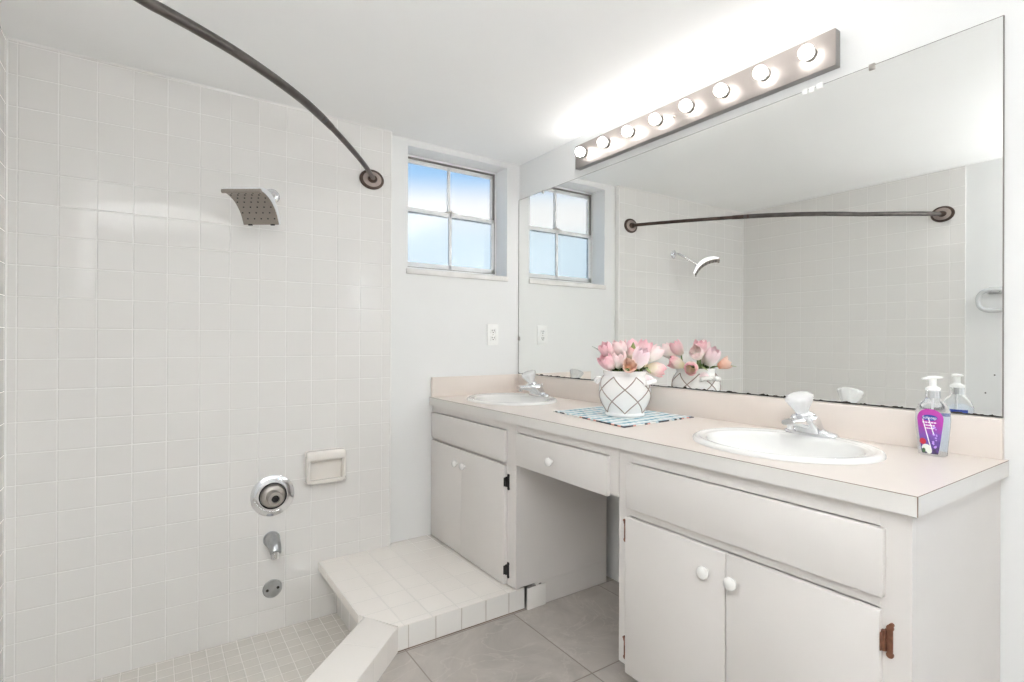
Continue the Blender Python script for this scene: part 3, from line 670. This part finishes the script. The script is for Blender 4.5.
tx_, tz_ = 0.838, Z(-0.888)
ts = thing('tub_spout', 'dull chrome tub spout below the shower valve on the tiled wall', 'tub spout', (tx_, YW, tz_))
rings = []
for t_, dy, dz, hw, hh in ((0, 0, 0, .029, .031), (1, .025, -.001, .029, .031), (2, .046, -.003, .028, .030), (3, .066, -.009, .026, .027), (4, .082, -.018, .024, .022), (5, .092, -.030, .022, .017)):
    tilt = min(1, t_ / 5) * 0.9
    rings.append([Vector((tx_ + hw * math.cos(a), YW - dy - hh * math.sin(a) * math.sin(tilt) * 0.7, tz_ + dz + hh * math.sin(a) * math.cos(tilt * 0.8))) for a in [2 * pi * j / 28 for j in range(28)]])
MB().loft(rings).build('spout_body', 'dullchrome', ts, ang=60)
MB().cyl((tx_, YW - 0.078, tz_ - 0.026), (tx_, YW - 0.080, tz_ - 0.055), 0.0185, 24, 0.0175).build('nozzle', 'chrome', ts)
MB().lathe([(0.034, 0), (0.034, 0.003), (0.029, 0.005)], (tx_, YW, tz_), (0, -1, 0), 28).build('wall_ring', 'dullchrome', ts)

ox, oz = 0.842, Z(-1.100)
ov = thing('overflow_plate', 'small round steel overflow plate with two screws near the shower floor', 'overflow plate', (ox, YW, oz))
MB().lathe([(0.039, 0), (0.039, 0.002), (0.036, 0.005), (0.022, 0.007), (0.001, 0.0075)], (ox, YW, oz), (0, -1, 0), 36).build('plate', 'dullchrome', ov)
for e in (-1, 1):
    MB().lathe([(0.006, 0.0055), (0.006, 0.0085), (0.004, 0.009), (0.001, 0.008)], (ox + e * 0.021, YW, oz + e * 0.002), (0, -1, 0), 14).build('screw', 'black', ov)

# ceramic soap dish
dx0, dx1, dz0, dz1 = 0.972, 1.142, Z(-0.672), Z(-0.527)
sd = thing('soap_dish', 'cream ceramic soap dish with grab bar mounted on the tiled wall', 'soap dish', ((dx0 + dx1) / 2, YW, dz0))
MB().box((dx0, YW - 0.010, dz0), (dx1, YW, dz1), 0.005, 3).build('back_plate', 'ceramic', sd)
xm = (dx0 + dx1) / 2
mb = MB()
mb.box((dx0, YW - 0.055, dz1 - 0.042), (dx1, YW - 0.004, dz1), 0.014, 4)
mb.build('grab_bar', 'ceramic', sd)
for xa in (dx0, dx1 - 0.016): MB().box((xa, YW - 0.05, dz0 + 0.004), (xa + 0.016, YW - 0.006, dz1 - 0.02), 0.007, 3).build('side_arm', 'ceramic', sd)

rings = []
for k, z, dep in ((0.80, 0.0, 0.040), (0.94, 0.006, 0.056), (1.0, 0.018, 0.064), (0.98, 0.024, 0.063), (0.92, 0.020, 0.057), (0.86, 0.013, 0.048)):
    hwid = (dx1 - dx0) / 2 * k; r = []
    for j in range(33):
        a = pi * j / 32; r.append(Vector((xm + hwid * math.copysign(abs(math.cos(a)) ** 0.35, math.cos(a)), YW - 0.004 - dep * abs(math.sin(a)) ** 0.45, dz0 + z)))
    rings.append(r)
MB().loft(rings).build('tray', 'ceramic', sd, ang=50)

# ------------------------------------------------------------------ outlet, towel ring
ex, ez = 1.966, Z(-0.003)
ol = thing('wall_outlet', 'white double electrical outlet on the painted wall below the window', 'outlet', (ex, YP, ez))
MB().box((ex - 0.036, YP - 0.006, ez - 0.058), (ex + 0.036, YP, ez + 0.058), 0.003).build('cover_plate', 'white_plastic', ol)
for e in (-1, 1):
    so = MB().box((ex - 0.017, YP - 0.0078, ez + e * 0.0195 - 0.0145), (ex + 0.017, YP - 0.005, ez + e * 0.0195 + 0.0145), 0.004, 3).build('receptacle', 'white_plastic', ol)
    mb = MB()
    for dx_ in (-0.0065, 0.0065): mb.box((ex + dx_ - 0.0015, YP - 0.0084, ez + e * 0.0195 - 0.001), (ex + dx_ + 0.0015, YP - 0.0076, ez + e * 0.0195 + 0.008))
    mb.cyl((ex, YP - 0.0084, ez + e * 0.0195 - 0.007), (ex, YP - 0.0076, ez + e * 0.0195 - 0.007), 0.003, 12)
    mb.build('slots', 'black', so)
MB().cyl((ex, YP - 0.0072, ez), (ex, YP - 0.005, ez), 0.003, 10).build('screw', 'satin', ol)

ty, tz = -1.512, Z(0.212)
tr_ = thing('towel_ring', 'pale rounded towel ring on the white left wall seen in the mirror', 'towel ring', (-0.006, ty, tz))
MB().box((-0.006, ty - 0.050, tz + 0.022), (0.006, ty + 0.020, tz + 0.060), 0.004, 3).box((0.004, ty - 0.032, tz + 0.026), (0.034, ty + 0.004, tz + 0.054), 0.008, 3).build('bracket', 'frosty', tr_)
pts = []
for k in range(48):
    a = 2 * pi * k / 48; pts.append((0.024, ty - 0.012 + 0.072 * math.copysign(abs(math.cos(a)) ** 0.75, math.cos(a)), tz - 0.014 + 0.058 * math.copysign(abs(math.sin(a)) ** 0.75, math.sin(a))))
MB().tube(pts, 0.011, 12, closed=True).build('ring', 'frosty', tr_)

# ------------------------------------------------------------------ placemat
A_, B_, C_, D_ = (1.765, -0.757), (1.706, -1.208), (2.110, -1.178), (2.108, -0.735)
mm = mat('woven_stripes', (0.8, 0.82, 0.82), 0.85); g = NG(mm)
at = g.n('ShaderNodeAttribute', attribute_name='mat_uv'); s = g.n('ShaderNodeSeparateXYZ'); g.link(at.outputs['Vector'], s.inputs[0])
U_, V_ = s.outputs[0], s.outputs[1]
def fr(x, k): return g.math('FRACT', g.math('MULTIPLY', x, k))
sq = g.math('LESS_THAN', fr(U_, 10), 0.48)                         # bands across
sv_ = g.math('LESS_THAN', fr(V_, 13), 0.5)
cell = g.n('ShaderNodeCombineXYZ'); g.link(g.math('FLOOR', g.math('MULTIPLY', U_, 20)), cell.inputs[0]); g.link(g.math('FLOOR', g.math('MULTIPLY', V_, 13)), cell.inputs[1])
wn = g.n('ShaderNodeTexWhiteNoise', noise_dimensions='3D'); g.link(cell.outputs[0], wn.inputs['Vector'])
rp = g.n('ShaderNodeValToRGB'); rp.color_ramp.interpolation = 'CONSTANT'; el = rp.color_ramp.elements
el[0].position = 0; el[0].color = (0.16, 0.36, 0.46, 1); el[1].position = 0.3; el[1].color = (0.32, 0.51, 0.58, 1)
for p_, c_ in ((0.52, (0.52, 0.64, 0.68, 1)), (0.74, (0.22, 0.42, 0.54, 1)), (0.90, (0.45, 0.47, 0.50, 1))):
    e_ = el.new(p_); e_.color = c_
g.link(wn.outputs['Value'], rp.inputs[0])
col = g.mix(sq, g.mix(g.math('MULTIPLY', sv_, 0.35), rp.outputs[0], (0.80, 0.84, 0.85)), g.mix(g.math('MULTIPLY', sv_, 0.25), (0.80, 0.82, 0.81), (0.50, 0.62, 0.66)))
wn2 = g.n('ShaderNodeTexWhiteNoise', noise_dimensions='1D'); g.link(g.math('FLOOR', g.math('MULTIPLY', g.math('ADD', U_, V_), 26)), wn2.inputs['W'])
rp2 = g.n('ShaderNodeValToRGB'); rp2.color_ramp.interpolation = 'CONSTANT'; el = rp2.color_ramp.elements
el[0].position = 0; el[0].color = (0.05, 0.05, 0.06, 1); el[1].position = 0.33; el[1].color = (0.68, 0.36, 0.30, 1)
for p_, c_ in ((0.5, (0.80, 0.79, 0.76, 1)), (0.72, (0.10, 0.10, 0.12, 1)), (0.86, (0.55, 0.66, 0.70, 1))):
    e_ = el.new(p_); e_.color = c_
g.link(wn2.outputs['Value'], rp2.inputs[0])
edge = g.math('MAXIMUM', g.math('LESS_THAN', V_, 0.035), g.math('GREATER_THAN', U_, 0.972))
g.link(g.mix(edge, col, rp2.outputs[0]), g.b.inputs['Base Color'])
M['mat'] = mm
mb = MB(); nu, nv = 30, 26; lay = mb.bm.verts.layers.float_vector.new('mat_uv')
grid = {}
for lev in (0, 1):
    for i in range(nu + 1):
        for j in range(nv + 1):
            u_, v_ = i / nu, j / nv
            x = (1 - v_) * ((1 - u_) * A_[0] + u_ * B_[0]) + v_ * ((1 - u_) * D_[0] + u_ * C_[0]); y = (1 - v_) * ((1 - u_) * A_[1] + u_ * B_[1]) + v_ * ((1 - u_) * D_[1] + u_ * C_[1])
            vt_ = mb.bm.verts.new((x, y, CT + 0.0004 + lev * (0.0022 + 0.0006 * ((i + j) % 2)))); vt_[lay] = (u_, v_, 0); grid[lev, i, j] = vt_
for lev in (0, 1):
    for i in range(nu):
        for j in range(nv): mb.bm.faces.new([grid[lev, i, j], grid[lev, i + 1, j], grid[lev, i + 1, j + 1], grid[lev, i, j + 1]])
for i in range(nu):
    for j in (0, nv): mb.bm.faces.new([grid[0, i, j], grid[0, i + 1, j], grid[1, i + 1, j], grid[1, i, j]])
for j in range(nv):
    for i in (0, nu): mb.bm.faces.new([grid[0, i, j], grid[0, i, j + 1], grid[1, i, j + 1], grid[1, i, j]])
o = mb.build('placemat', 'mat', None, origin=(1.92, -0.97, CT), smooth=False)
tag(o, 'woven blue and white placemat under the tulip vase', 'placemat')

# ------------------------------------------------------------------ vase and tulips
VZ = CT + 0.0034
vc = Vector((1.922, -1.003, VZ))
va = thing('flower_vase', 'round white ceramic vase with taupe lattice lines on the placemat', 'vase', vc)
vprof = [(0.073, 0.0), (0.0765, 0.003), (0.0765, 0.010), (0.073, 0.014), (0.080, 0.030), (0.0905, 0.052), (0.0975, 0.075), (0.0995, 0.095), (0.0975, 0.115), (0.090, 0.136), (0.082, 0.149), (0.0795, 0.154), (0.0825, 0.165), (0.083, 0.171), (0.079, 0.172), (0.0755, 0.167), (0.074, 0.150), (0.082, 0.135), (0.09, 0.1), (0.07, 0.03), (0.002, 0.02)]
MB().lathe(vprof, vc, 'z', 64).build('vase_body', 'vase', va, ang=60)
def vr(z):
    for (r0, z0), (r1, z1) in zip(vprof[:13], vprof[1:13]):
        if z0 <= z <= z1: return r0 + (r1 - r0) * (z - z0) / max(1e-6, z1 - z0)
    return 0.076
mb = MB(); th0 = math.radians(-136)
for k in range(6):
    for sg in (1, -1):
        pts = []
        for i in range(25):
            z = 0.014 + (0.150 - 0.014) * i / 24; a = th0 + math.radians(60 * k + sg * 90 * i / 24); r = vr(z) + 0.0004
            pts.append(vc + Vector((r * math.cos(a), r * math.sin(a), z)))
        mb.tube(pts, 0.0021, 6)
mb.build('lattice', 'lattice', va)
for sg in (1, -1):
    hd = Vector((0.34, -0.94, 0)).normalized() * sg; pd = Vector((-hd.y, hd.x, 0)); pts = []
    for i in range(17):
        a = pi * i / 16; pts.append(vc + hd * (0.094 + 0.020 * math.sin(a)) + pd * (0.040 * math.cos(a)) + Vector((0, 0, 0.128 + 0.006 * math.sin(a))))
    mb = MB(); n = 12; rings = []
    mb.tube(pts, lambda t_: 0.0095 + 0.0022 * math.cos(t_ * 44), 12); mb.build('handle', 'vase', va, label='white twisted rope handle')
random.seed(11)
mb = MB()
for k in range(110):
    a = random.uniform(0, 2 * pi); r = 0.060 * math.sqrt(random.random()); p = vc + Vector((r * math.cos(a), r * math.sin(a), 0.150))
    q_ = p + Vector((random.uniform(-.012, .012), random.uniform(-.012, .012), random.uniform(.018, .044))); sd_ = Vector((random.uniform(-1, 1), random.uniform(-1, 1), 0)).normalized() * 0.006
    mid_ = p.lerp(q_, 0.5)
    mb.add([p, mid_ + sd_, q_, mid_ - sd_, mid_ + Vector((0, 0, .002))], [(0, 1, 4), (1, 2, 4), (2, 3, 4), (3, 0, 4)])
o = mb.build('dark_greenery', 'greens', None, origin=vc + Vector((0, 0, 0.15)), smooth=False)
tag(o, 'dark green filler foliage in the mouth of the vase', 'foliage', kind='stuff')

def leaf_strip(mb, base, tip, width, bend, up=Vector((0, 0, 1)), twist=0.0):
    base, tip = Vector(base), Vector(tip); d = tip - base; side = d.cross(up)
    side = side.normalized() if side.length > 1e-5 else Vector((1, 0, 0)); nr = side.cross(d).normalized(); rows = []
    for i in range(13):
        t_ = i / 12; w_ = width * (math.sin(pi * min(1, t_ * 0.92 + 0.08)) ** 0.8) * (1 - 0.25 * t_); c_ = base + d * t_ + nr * bend * math.sin(pi * t_)
        a = twist * t_; sdv = side * math.cos(a) + nr * math.sin(a); nv_ = nr * math.cos(a) - side * math.sin(a)
        rows.append([c_ - sdv * w_ + nv_ * w_ * 0.35, c_ + nv_ * 0.0, c_ + sdv * w_ + nv_ * w_ * 0.35, c_ - nv_ * 0.0012])
    mb.loft(rows)

def tulip(center, axis, size, key, label, openness=0.0, leaf=None, leaf_key='leaf'):
    """center: middle of the bloom; axis: the way it points"""
    center, axis = Vector(center), Vector(axis).normalized()
    e1 = axis.orthogonal().normalized(); e2 = axis.cross(e1); base = center - axis * size * 0.5
    t_ = thing('tulip', label, 'tulip', vc + Vector((0, 0, 0.152)), 'tulips in the lattice vase')
    ph = random.uniform(0, 2 * pi)
    for k in range(6):
        outer = k % 2; a0 = ph + 2 * pi * k / 6; mb = MB(); la = mb.bm.verts.layers.float.new('along'); rows = []
        nl, nw = 9, 7
        for i in range(nl):
            t = i / (nl - 1)
            rad = size * (0.07 + 0.33 * math.sin(pi * min(1.0, 0.08 + t * (0.70 - 0.18 * openness))) ** 0.85 + openness * 0.16 * t ** 2) * (1.0 if outer else 0.86)
            h_ = size * (t * (1.0 if outer else 0.95) - (0.05 * openness * t ** 3))
            half = size * 0.36 * math.sin(pi * (0.10 + 0.82 * t ** 0.95)) ** 0.62 * (1.0 if t < .97 else 0.45)
            row = []
            for j in range(nw):
                s_ = -1 + 2 * j / (nw - 1); ang = a0 + s_ * half / max(rad, size * 0.17)
                rr = rad * (1 - 0.05 * s_ * s_) ; hh = h_ - size * 0.07 * s_ * s_ * t
                p = base + axis * hh + (e1 * math.cos(ang) + e2 * math.sin(ang)) * rr
                p += Vector((noise.noise(p * 60), noise.noise(p * 60 + Vector((9, 0, 0))), noise.noise(p * 60 + Vector((0, 9, 0))))) * size * 0.035
                row.append((p, t))
            rows.append(row)
        th = size * 0.012; vs = {}
        for lev in (0, 1):
            for i in range(nl):
                for j in range(nw):
                    p, t = rows[i][j]; inward = (base + axis * (p - base).dot(axis) - p).normalized() * th * lev
                    v_ = mb.bm.verts.new(p + inward); v_[la] = t; vs[lev, i, j] = v_
        for lev in (0, 1):
            for i in range(nl - 1):
                for j in range(nw - 1): mb.bm.faces.new([vs[lev, i, j], vs[lev, i, j + 1], vs[lev, i + 1, j + 1], vs[lev, i + 1, j]])
        for i in range(nl - 1):
            for j in (0, nw - 1): mb.bm.faces.new([vs[0, i, j], vs[0, i + 1, j], vs[1, i + 1, j], vs[1, i, j]])
        for j in range(nw - 1):
            for i in (0, nl - 1): mb.bm.faces.new([vs[0, i, j], vs[0, i, j + 1], vs[1, i, j + 1], vs[1, i, j]])
        mb.build('petal', key, t_, ang=80)
    root = vc + (center - vc) * 0.0 + Vector(((base.x - vc.x) * 0.35, (base.y - vc.y) * 0.35, 0.085))
    lim = Vector((base.x - vc.x, base.y - vc.y, 0)); kk = min(1.0, 0.058 / max(lim.length, 1e-6)); neck = vc + lim * kk + Vector((0, 0, 0.168))
    MB().tube(smoothpath([root, neck, base + axis * size * 0.04], 6), 0.0034, 10).build('stem', 'stem', t_)
    if leaf:
        mb = MB(); leaf_strip(mb, neck, leaf[0], leaf[1], leaf[2], twist=leaf[3] if len(leaf) > 3 else 0); mb.build('leaf', leaf_key, t_, ang=70)
    return t_

def vp(u, v, dep):               # point near the vase: dep metres behind (+) or before (-) its axis plane
    d = CF + CR * ((u - 512) / 531.153) + CU * ((341 - v) / 531.153); zc = (vc - CP).dot(CF) + dep; return CP + d * zc
mouth = vc + Vector((0, 0, 0.12))
def T_(u, v, dep, size, key, label, openness=0.0, ax=None, leaf=None, lk='leaf'):
    size *= 1.22; c_ = vp(u, v, dep); a = (c_ - mouth) if ax is None else Vector(ax)
    return tulip(c_, a, size, key, label, openness, leaf, lk)
RGT = CR; UPV = Vector((0, 0, 1)); TOC = -CF
def TW(x, y, z, size, key, label, openness=0.0, ax=None, leaf=None, lk='leaf'):
    c_ = Vector((x, y, Z(z))); a = (c_ - (vc + Vector((0, 0, 0.10)))) if ax is None else Vector(ax)
    return tulip(c_, a, size * 1.12, key, label, openness, leaf, lk)
MRT = Vector((-0.828, -0.561, 0))      # rightwards as the mirror shows it
TW(1.838, -0.994, -0.116, 0.066, 'pink', 'deep pink tulip leaning left over the vase rim above the dark foliage', 0.1, -RGT * 0.6 + UPV * 0.7 + TOC * 0.45, (vp(592, 346, -0.02), 0.013, 0.016), 'leaf_grey')
TW(1.868, -1.022, -0.104, 0.066, 'pale', 'pale pink upright tulip near the front centre of the bunch', 0.05, UPV * 0.9 + TOC * 0.5 - RGT * 0.12)
TW(1.842, -0.985, -0.072, 0.058, 'pink', 'small pink tulip at the upper left of the bunch', 0.2, -RGT * 0.55 + UPV * 0.9 + TOC * 0.2)
TW(1.884, -1.012, -0.066, 0.062, 'pale', 'pink tulip reaching highest left of the green bud', 0.35, UPV * 1 - RGT * 0.15 + TOC * 0.1)
c_ = vp(629, 367, -0.115)
TW(c_.x, c_.y, c_.z - ZF, 0.052, 'coral', 'coral orange tulip opening forward over the rim', 0.7, TOC * 0.85 + UPV * 0.4 - RGT * 0.05, (c_ + MRT * 0.05 - UPV * 0.012, 0.013, 0.010))
TW(1.922, -1.082, -0.100, 0.072, 'mauve', 'pale mauve tulip right of the centre of the bunch', 0.05, UPV * 0.85 + RGT * 0.3 + TOC * 0.35)
TW(1.968, -1.058, -0.064, 0.060, 'pink', 'pink tulip at the upper right of the bunch', 0.3, UPV * 0.95 + RGT * 0.3)
TW(2.010, -1.072, -0.086, 0.062, 'pale', 'pale pink tulip at the right edge behind the drooping one', 0.2, UPV * 0.6 + RGT * 0.8 + CF * 0.1)
TW(2.030, -1.062, -0.146, 0.064, 'blush', 'cream and pink tulip drooping right over the rim', 0.15, RGT * 0.95 - UPV * 0.2 + CF * 0.1, (vp(651, 373, -0.05), 0.014, 0.010))
c_ = vp(647, 380, -0.035)
TW(c_.x, c_.y, c_.z - ZF, 0.046, 'mauve', 'small mauve tulip hanging lowest beside the right handle', 0.1, RGT * 0.85 - UPV * 0.6 + TOC * 0.2)
TW(1.938, -1.030, -0.086, 0.050, 'blush', 'cream tulip wrapped by a green leaf at the middle', 0.0, UPV + TOC * 0.1, (Vector((1.915, -1.052, Z(-0.040))), 0.018, 0.008))
TW(2.030, -0.985, -0.128, 0.060, 'blush', 'cream and rose tulip facing the mirror at the back', 0.25, CF * 0.85 + UPV * 0.3 + RGT * 0.1)
TW(2.008, -0.925, -0.080, 0.066, 'pale', 'pale tulip at the back left facing the mirror', 0.1, CF * 0.6 + UPV * 0.7 - RGT * 0.15, (Vector((2.05, -0.88, Z(-0.085))), 0.012, 0.010))
TW(2.000, -0.965, -0.066, 0.062, 'pink', 'pink tulip at the back centre facing the mirror', 0.1, CF * 0.5 + UPV * 0.8 + RGT * 0.15)

# ------------------------------------------------------------------ soap dispenser
sc_ = Vector((2.052, -1.938, CT + 0.0008))
sb = thing('soap_dispenser', 'clear pump soap bottle with purple label at the near end of the worktop', 'soap bottle', sc_)
def oval(z, a, b, n=48, e=0.8, o=sc_):
    return [o + Vector((b * math.copysign(abs(math.cos(t)) ** e, math.cos(t)), a * math.copysign(abs(math.sin(t)) ** e, math.sin(t)), z)) for t in [2 * pi * k / n for k in range(n)]]
bprof = [(0.0, .026, .016), (0.003, .0295, .0185), (0.03, .0315, .020), (0.06, .0345, .021), (0.09, .0365, .0215), (0.112, .0355, .021), (0.127, .030, .019), (0.137, .022, .016), (0.143, .015, .013), (0.147, .0135, .0135)]
MB().loft([oval(z, a, b) for z, a, b in bprof]).build('bottle', 'soap', sb, ang=60)
def bhalf(z):
    for (z0, a0, b0), (z1, a1, b1) in zip(bprof[:-1], bprof[1:]):
        if z0 <= z <= z1:
            k = (z - z0) / (z1 - z0); return a0 + (a1 - a0) * k, b0 + (b1 - b0) * k
    return 0.0135, 0.0135
def bsurf(y, z, off):            # front side of the bottle (towards the room)
    a, b = bhalf(z); t_ = math.asin(max(-0.98, min(0.98, (abs(y) / a) ** (1 / 0.8)))); return sc_ + Vector((-(b * math.cos(t_) ** 0.8 + off), y, z))
M['pale_label'] = mat('pale_label', (0.76, 0.80, 0.86), 0.35)
mm = mat('purple_label', (0.42, 0.06, 0.38), 0.3); g = NG(mm)
c = g.n('ShaderNodeTexCoord'); s = g.n('ShaderNodeSeparateXYZ'); g.link(c.outputs['Object'], s.inputs[0])
nz = g.n('ShaderNodeTexNoise'); nz.inputs['Scale'].default_value = 120; g.link(c.outputs['Object'], nz.inputs['Vector'])
vz_ = g.math('ADD', s.outputs[2], g.math('MULTIPLY', g.math('SUBTRACT', nz.outputs[0], 0.5), 0.05))
rp = g.n('ShaderNodeValToRGB'); el = rp.color_ramp.elements
mrn = g.n('ShaderNodeMapRange'); mrn.inputs[1].default_value = 0.0; mrn.inputs[2].default_value = 0.13; g.link(vz_, mrn.inputs[0]); g.link(mrn.outputs[0], rp.inputs[0])
el[0].position = 0.06; el[0].color = (0.05, 0.035, 0.08, 1); el[1].position = 0.9; el[1].color = (0.46, 0.05, 0.34, 1)
for p_, c_ in ((0.2, (0.11, 0.055, 0.27, 1)), (0.38, (0.19, 0.085, 0.42, 1)), (0.6, (0.38, 0.04, 0.36, 1))):
    e_ = el.new(p_); e_.color = c_
g.link(rp.outputs[0], g.b.inputs['Base Color']); M['label'] = mm
M['red'] = mat('berry_red', (0.55, 0.03, 0.06), 0.35); M['blossom'] = mat('blossom_white', (0.80, 0.84, 0.78), 0.5); M['banner'] = mat('banner_blue', (0.03, 0.06, 0.33), 0.35)
M['lilac'] = mat('lilac_print', (0.50, 0.32, 0.78), 0.4); M['print_white'] = mat('print_white', (0.86, 0.86, 0.88), 0.4); M['green_print'] = mat('green_print', (0.05, 0.12, 0.05), 0.5)
def lab_half(z): # width of the shield-shaped label
    t_ = (z - 0.006) / 0.112
    return (0.0165 + 0.0135 * t_ ** 0.8) * (1 if t_ < 0.75 else math.sqrt(max(0.0, 1 - ((t_ - 0.75) / 0.26) ** 2)))
mb = MB(); rows = []
for i in range(29):
    z = 0.006 + 0.112 * i / 28; hw = max(lab_half(z), 0.001); rows.append([bsurf(-hw + 2 * hw * j / 16, z, 0.0005) for j in range(17)])
mb.loft(rows, caps=False, closed=False)
lab_o = mb.build('label_sticker', 'label', sb, ang=80, label='purple printed label with blue banner')
mb = MB(); rows = []
for i in range(29):
    z = 0.006 + 0.112 * i / 28; hw = max(lab_half(z), 0.001); rows.append([bsurf(-hw + 2 * hw * j / 16, z, 0.0002) for j in range(17)])
mb.loft(rows, caps=False, closed=False).build('label_backing', 'pale_label', lab_o, ang=80)
def patch(name, key, pts, off):
    mb = MB(); mid_ = (sum(p[0] for p in pts) / len(pts), sum(p[1] for p in pts) / len(pts))
    vs = [bsurf(*p, off) for p in pts] + [bsurf(*mid_, off)]; n = len(pts); mb.add(vs, [(k, (k + 1) % n, n) for k in range(n)]); return mb.build(name, key, lab_o, smooth=False)
def ell(cy_, cz_, a, b, n=20): return [(cy_ + a * math.cos(2 * pi * k / n), cz_ + b * math.sin(2 * pi * k / n)) for k in range(n)]
patch('banner', 'banner', ell(0.000, 0.0965, 0.0165, 0.0075), 0.0011)
patch('berry', 'red', ell(0.0145, 0.036, 0.0075, 0.0075), 0.0011)
patch('blossom', 'blossom', ell(0.007, 0.020, 0.010, 0.0095), 0.0012)
patch('blossom', 'blossom', ell(0.001, 0.013, 0.006, 0.007), 0.0013)
patch('leaf_print', 'green_print', ell(0.0125, 0.013, 0.004, 0.006), 0.0014)
random.seed(5)
mb = MB()
for k in range(16):
    cz_ = random.uniform(0.022, 0.075); cy_ = -0.011 + random.uniform(-0.004, 0.004); r = random.uniform(.0015, .003); pts = ell(cy_, cz_, r, r, 8); vs = [bsurf(*p, 0.0012) for p in pts]; mb.add(vs, [tuple(range(8))])
mb.build('lavender_print', 'lilac', lab_o, smooth=False)
def lettering(txt, cy_, cz_, h_, key, name, off=0.0018, slant=0.0, maxw=None):
    cu = bpy.data.curves.new('lettering', 'FONT'); cu.body = txt; cu.size = h_; cu.align_x = 'CENTER'; cu.align_y = 'CENTER'; cu.resolution_u = 3
    to = bpy.data.objects.new('lettering', cu); COL.objects.link(to); dg = bpy.context.evaluated_depsgraph_get(); dg.update()
    me = to.evaluated_get(dg).to_mesh(); vv = [v.co.copy() for v in me.vertices]; ff = [tuple(p.vertices) for p in me.polygons]
    to.evaluated_get(dg).to_mesh_clear(); bpy.data.objects.remove(to); bpy.data.curves.remove(cu)
    w_ = max(v.x for v in vv) - min(v.x for v in vv); k = 1 if not maxw else min(1, maxw / w_)
    mb = MB(); mb.add([bsurf(cy_ - v.x * k - v.y * slant, cz_ + v.y, off) for v in vv], ff); return mb.build(name, key, lab_o, smooth=False)
lettering('Softsoap', 0.000, 0.0965, 0.0105, 'print_white', 'banner_lettering', maxw=0.029)
for i, wdt in enumerate((0.030, 0.024, 0.020)):
    mb = MB(); z = 0.0845 - 0.0072 * i
    for k in range(5):
        y0 = wdt / 2 - k * wdt / 5; y1 = y0 - wdt / 5 * 0.8; mb.add([bsurf(y0, z - .0014, .0012), bsurf(y1, z - .0014, .0012), bsurf(y1, z + .0014, .0012), bsurf(y0, z + .0014, .0012)], [(0, 1, 2, 3)])
    mb.build('fine_print', 'print_white', lab_o, smooth=False)
for y0, y1 in ((0.014, -0.004), (0.002, -0.009)):
    mb = MB(); rows = []
    for i in range(13):
        t_ = i / 12; z = 0.092 - 0.076 * t_ if y0 > 0.01 else 0.096 - 0.040 * t_; y = y0 + (y1 - y0) * t_; rows.append([bsurf(y - .0011, z, .0015), bsurf(y + .0011, z, .0015)])
    mb.loft(rows, caps=False, closed=False).build('white_streak', 'print_white', lab_o, smooth=False)
def bback(y, z, off):
    p = bsurf(y, z, off); return Vector((2 * sc_.x - p.x, p.y, p.z))
mb = MB(); mb.loft([[bback(-0.027 + 0.054 * j / 12, z, 0.0006) for j in range(13)] for z in (0.012, 0.04, 0.07, 0.098)], caps=False, closed=False)
bl = mb.build('back_label', 'pale_label', sb, ang=80, label='pale back label')
mb = MB(); mb.loft([[bback(-0.028 + 0.056 * j / 12, z, 0.0012) for j in range(13)] for z in (0.098, 0.106)], caps=False, closed=False)
mb.build('back_band', 'banner', bl, ang=80)
MB().lathe([(0.0155, 0), (0.0155, 0.017), (0.0145, 0.0185), (0.001, 0.019)], sc_ + Vector((0, 0, 0.146)), 'z', 32).build('collar', 'chrome', sb)
MB().lathe([(0.012, 0.0), (0.0155, 0.001), (0.0155, 0.006), (0.010, 0.010), (0.0075, 0.012), (0.0075, 0.030), (0.001, 0.030)], sc_ + Vector((0, 0, 0.164)), 'z', 28).build('pump_stem', 'white_plastic', sb)
pd_ = Vector((-0.83, 0.56, 0)); o_ = sc_ + Vector((0, 0, 0.196)); rings = []
for t_, hw, hh in ((-0.023, .003, .001), (-0.020, .008, .0025), (-0.006, .0105, .0042), (0.006, .0100, .0042), (0.016, .007, .0032), (0.024, .004, .0025), (0.026, .003, .002)):
    sdv = Vector((-pd_.y, pd_.x, 0)); rings.append([o_ + pd_ * t_ + sdv * hw * math.cos(a) + Vector((0, 0, hh * math.sin(a) + 0.001 - (0.003 if t_ > .015 else 0))) for a in [2 * pi * j / 20 for j in range(20)]])
MB().loft(rings).build('pump_head', 'white_plastic', sb, ang=60)
MB().cyl(sc_ + Vector((0, 0, 0.012)), sc_ + Vector((0, 0, 0.15)), 0.0025, 10).build('dip_tube', 'white_plastic', sb)

# ------------------------------------------------------------------ fill uplight added out of view to brighten the room
LPX, LPY, LPZ = 0.20, -2.80, 1.42
fl_ = thing('added_fill_uplight', 'white bowl uplight added out of view as fill light by the left wall', 'added fill light', (LPX, LPY, 0.0))
MB().lathe([(0.13, 0.0005), (0.13, 0.012), (0.11, 0.022), (0.02, 0.03), (0.014, 0.04)], (LPX, LPY, 0), 'z', 40).build('base', 'brushed', fl_)
MB().cyl((LPX, LPY, 0.03), (LPX, LPY, LPZ - 0.085), 0.012, 20).build('pole', 'brushed', fl_)
MB().lathe([(0.02, -0.09), (0.07, -0.075), (0.125, -0.04), (0.16, 0.0), (0.166, 0.02), (0.161, 0.02), (0.155, 0.0), (0.12, -0.034), (0.05, -0.062), (0.001, -0.064)], (LPX, LPY, LPZ), 'z', 48).build('bowl', 'white_plastic', fl_)
MB().lathe([(0.001, 0.0), (0.145, 0.0), (0.145, -0.004), (0.001, -0.004)], (LPX, LPY, LPZ), 'z', 40).build('lit_lens', 'fill_lens', fl_)
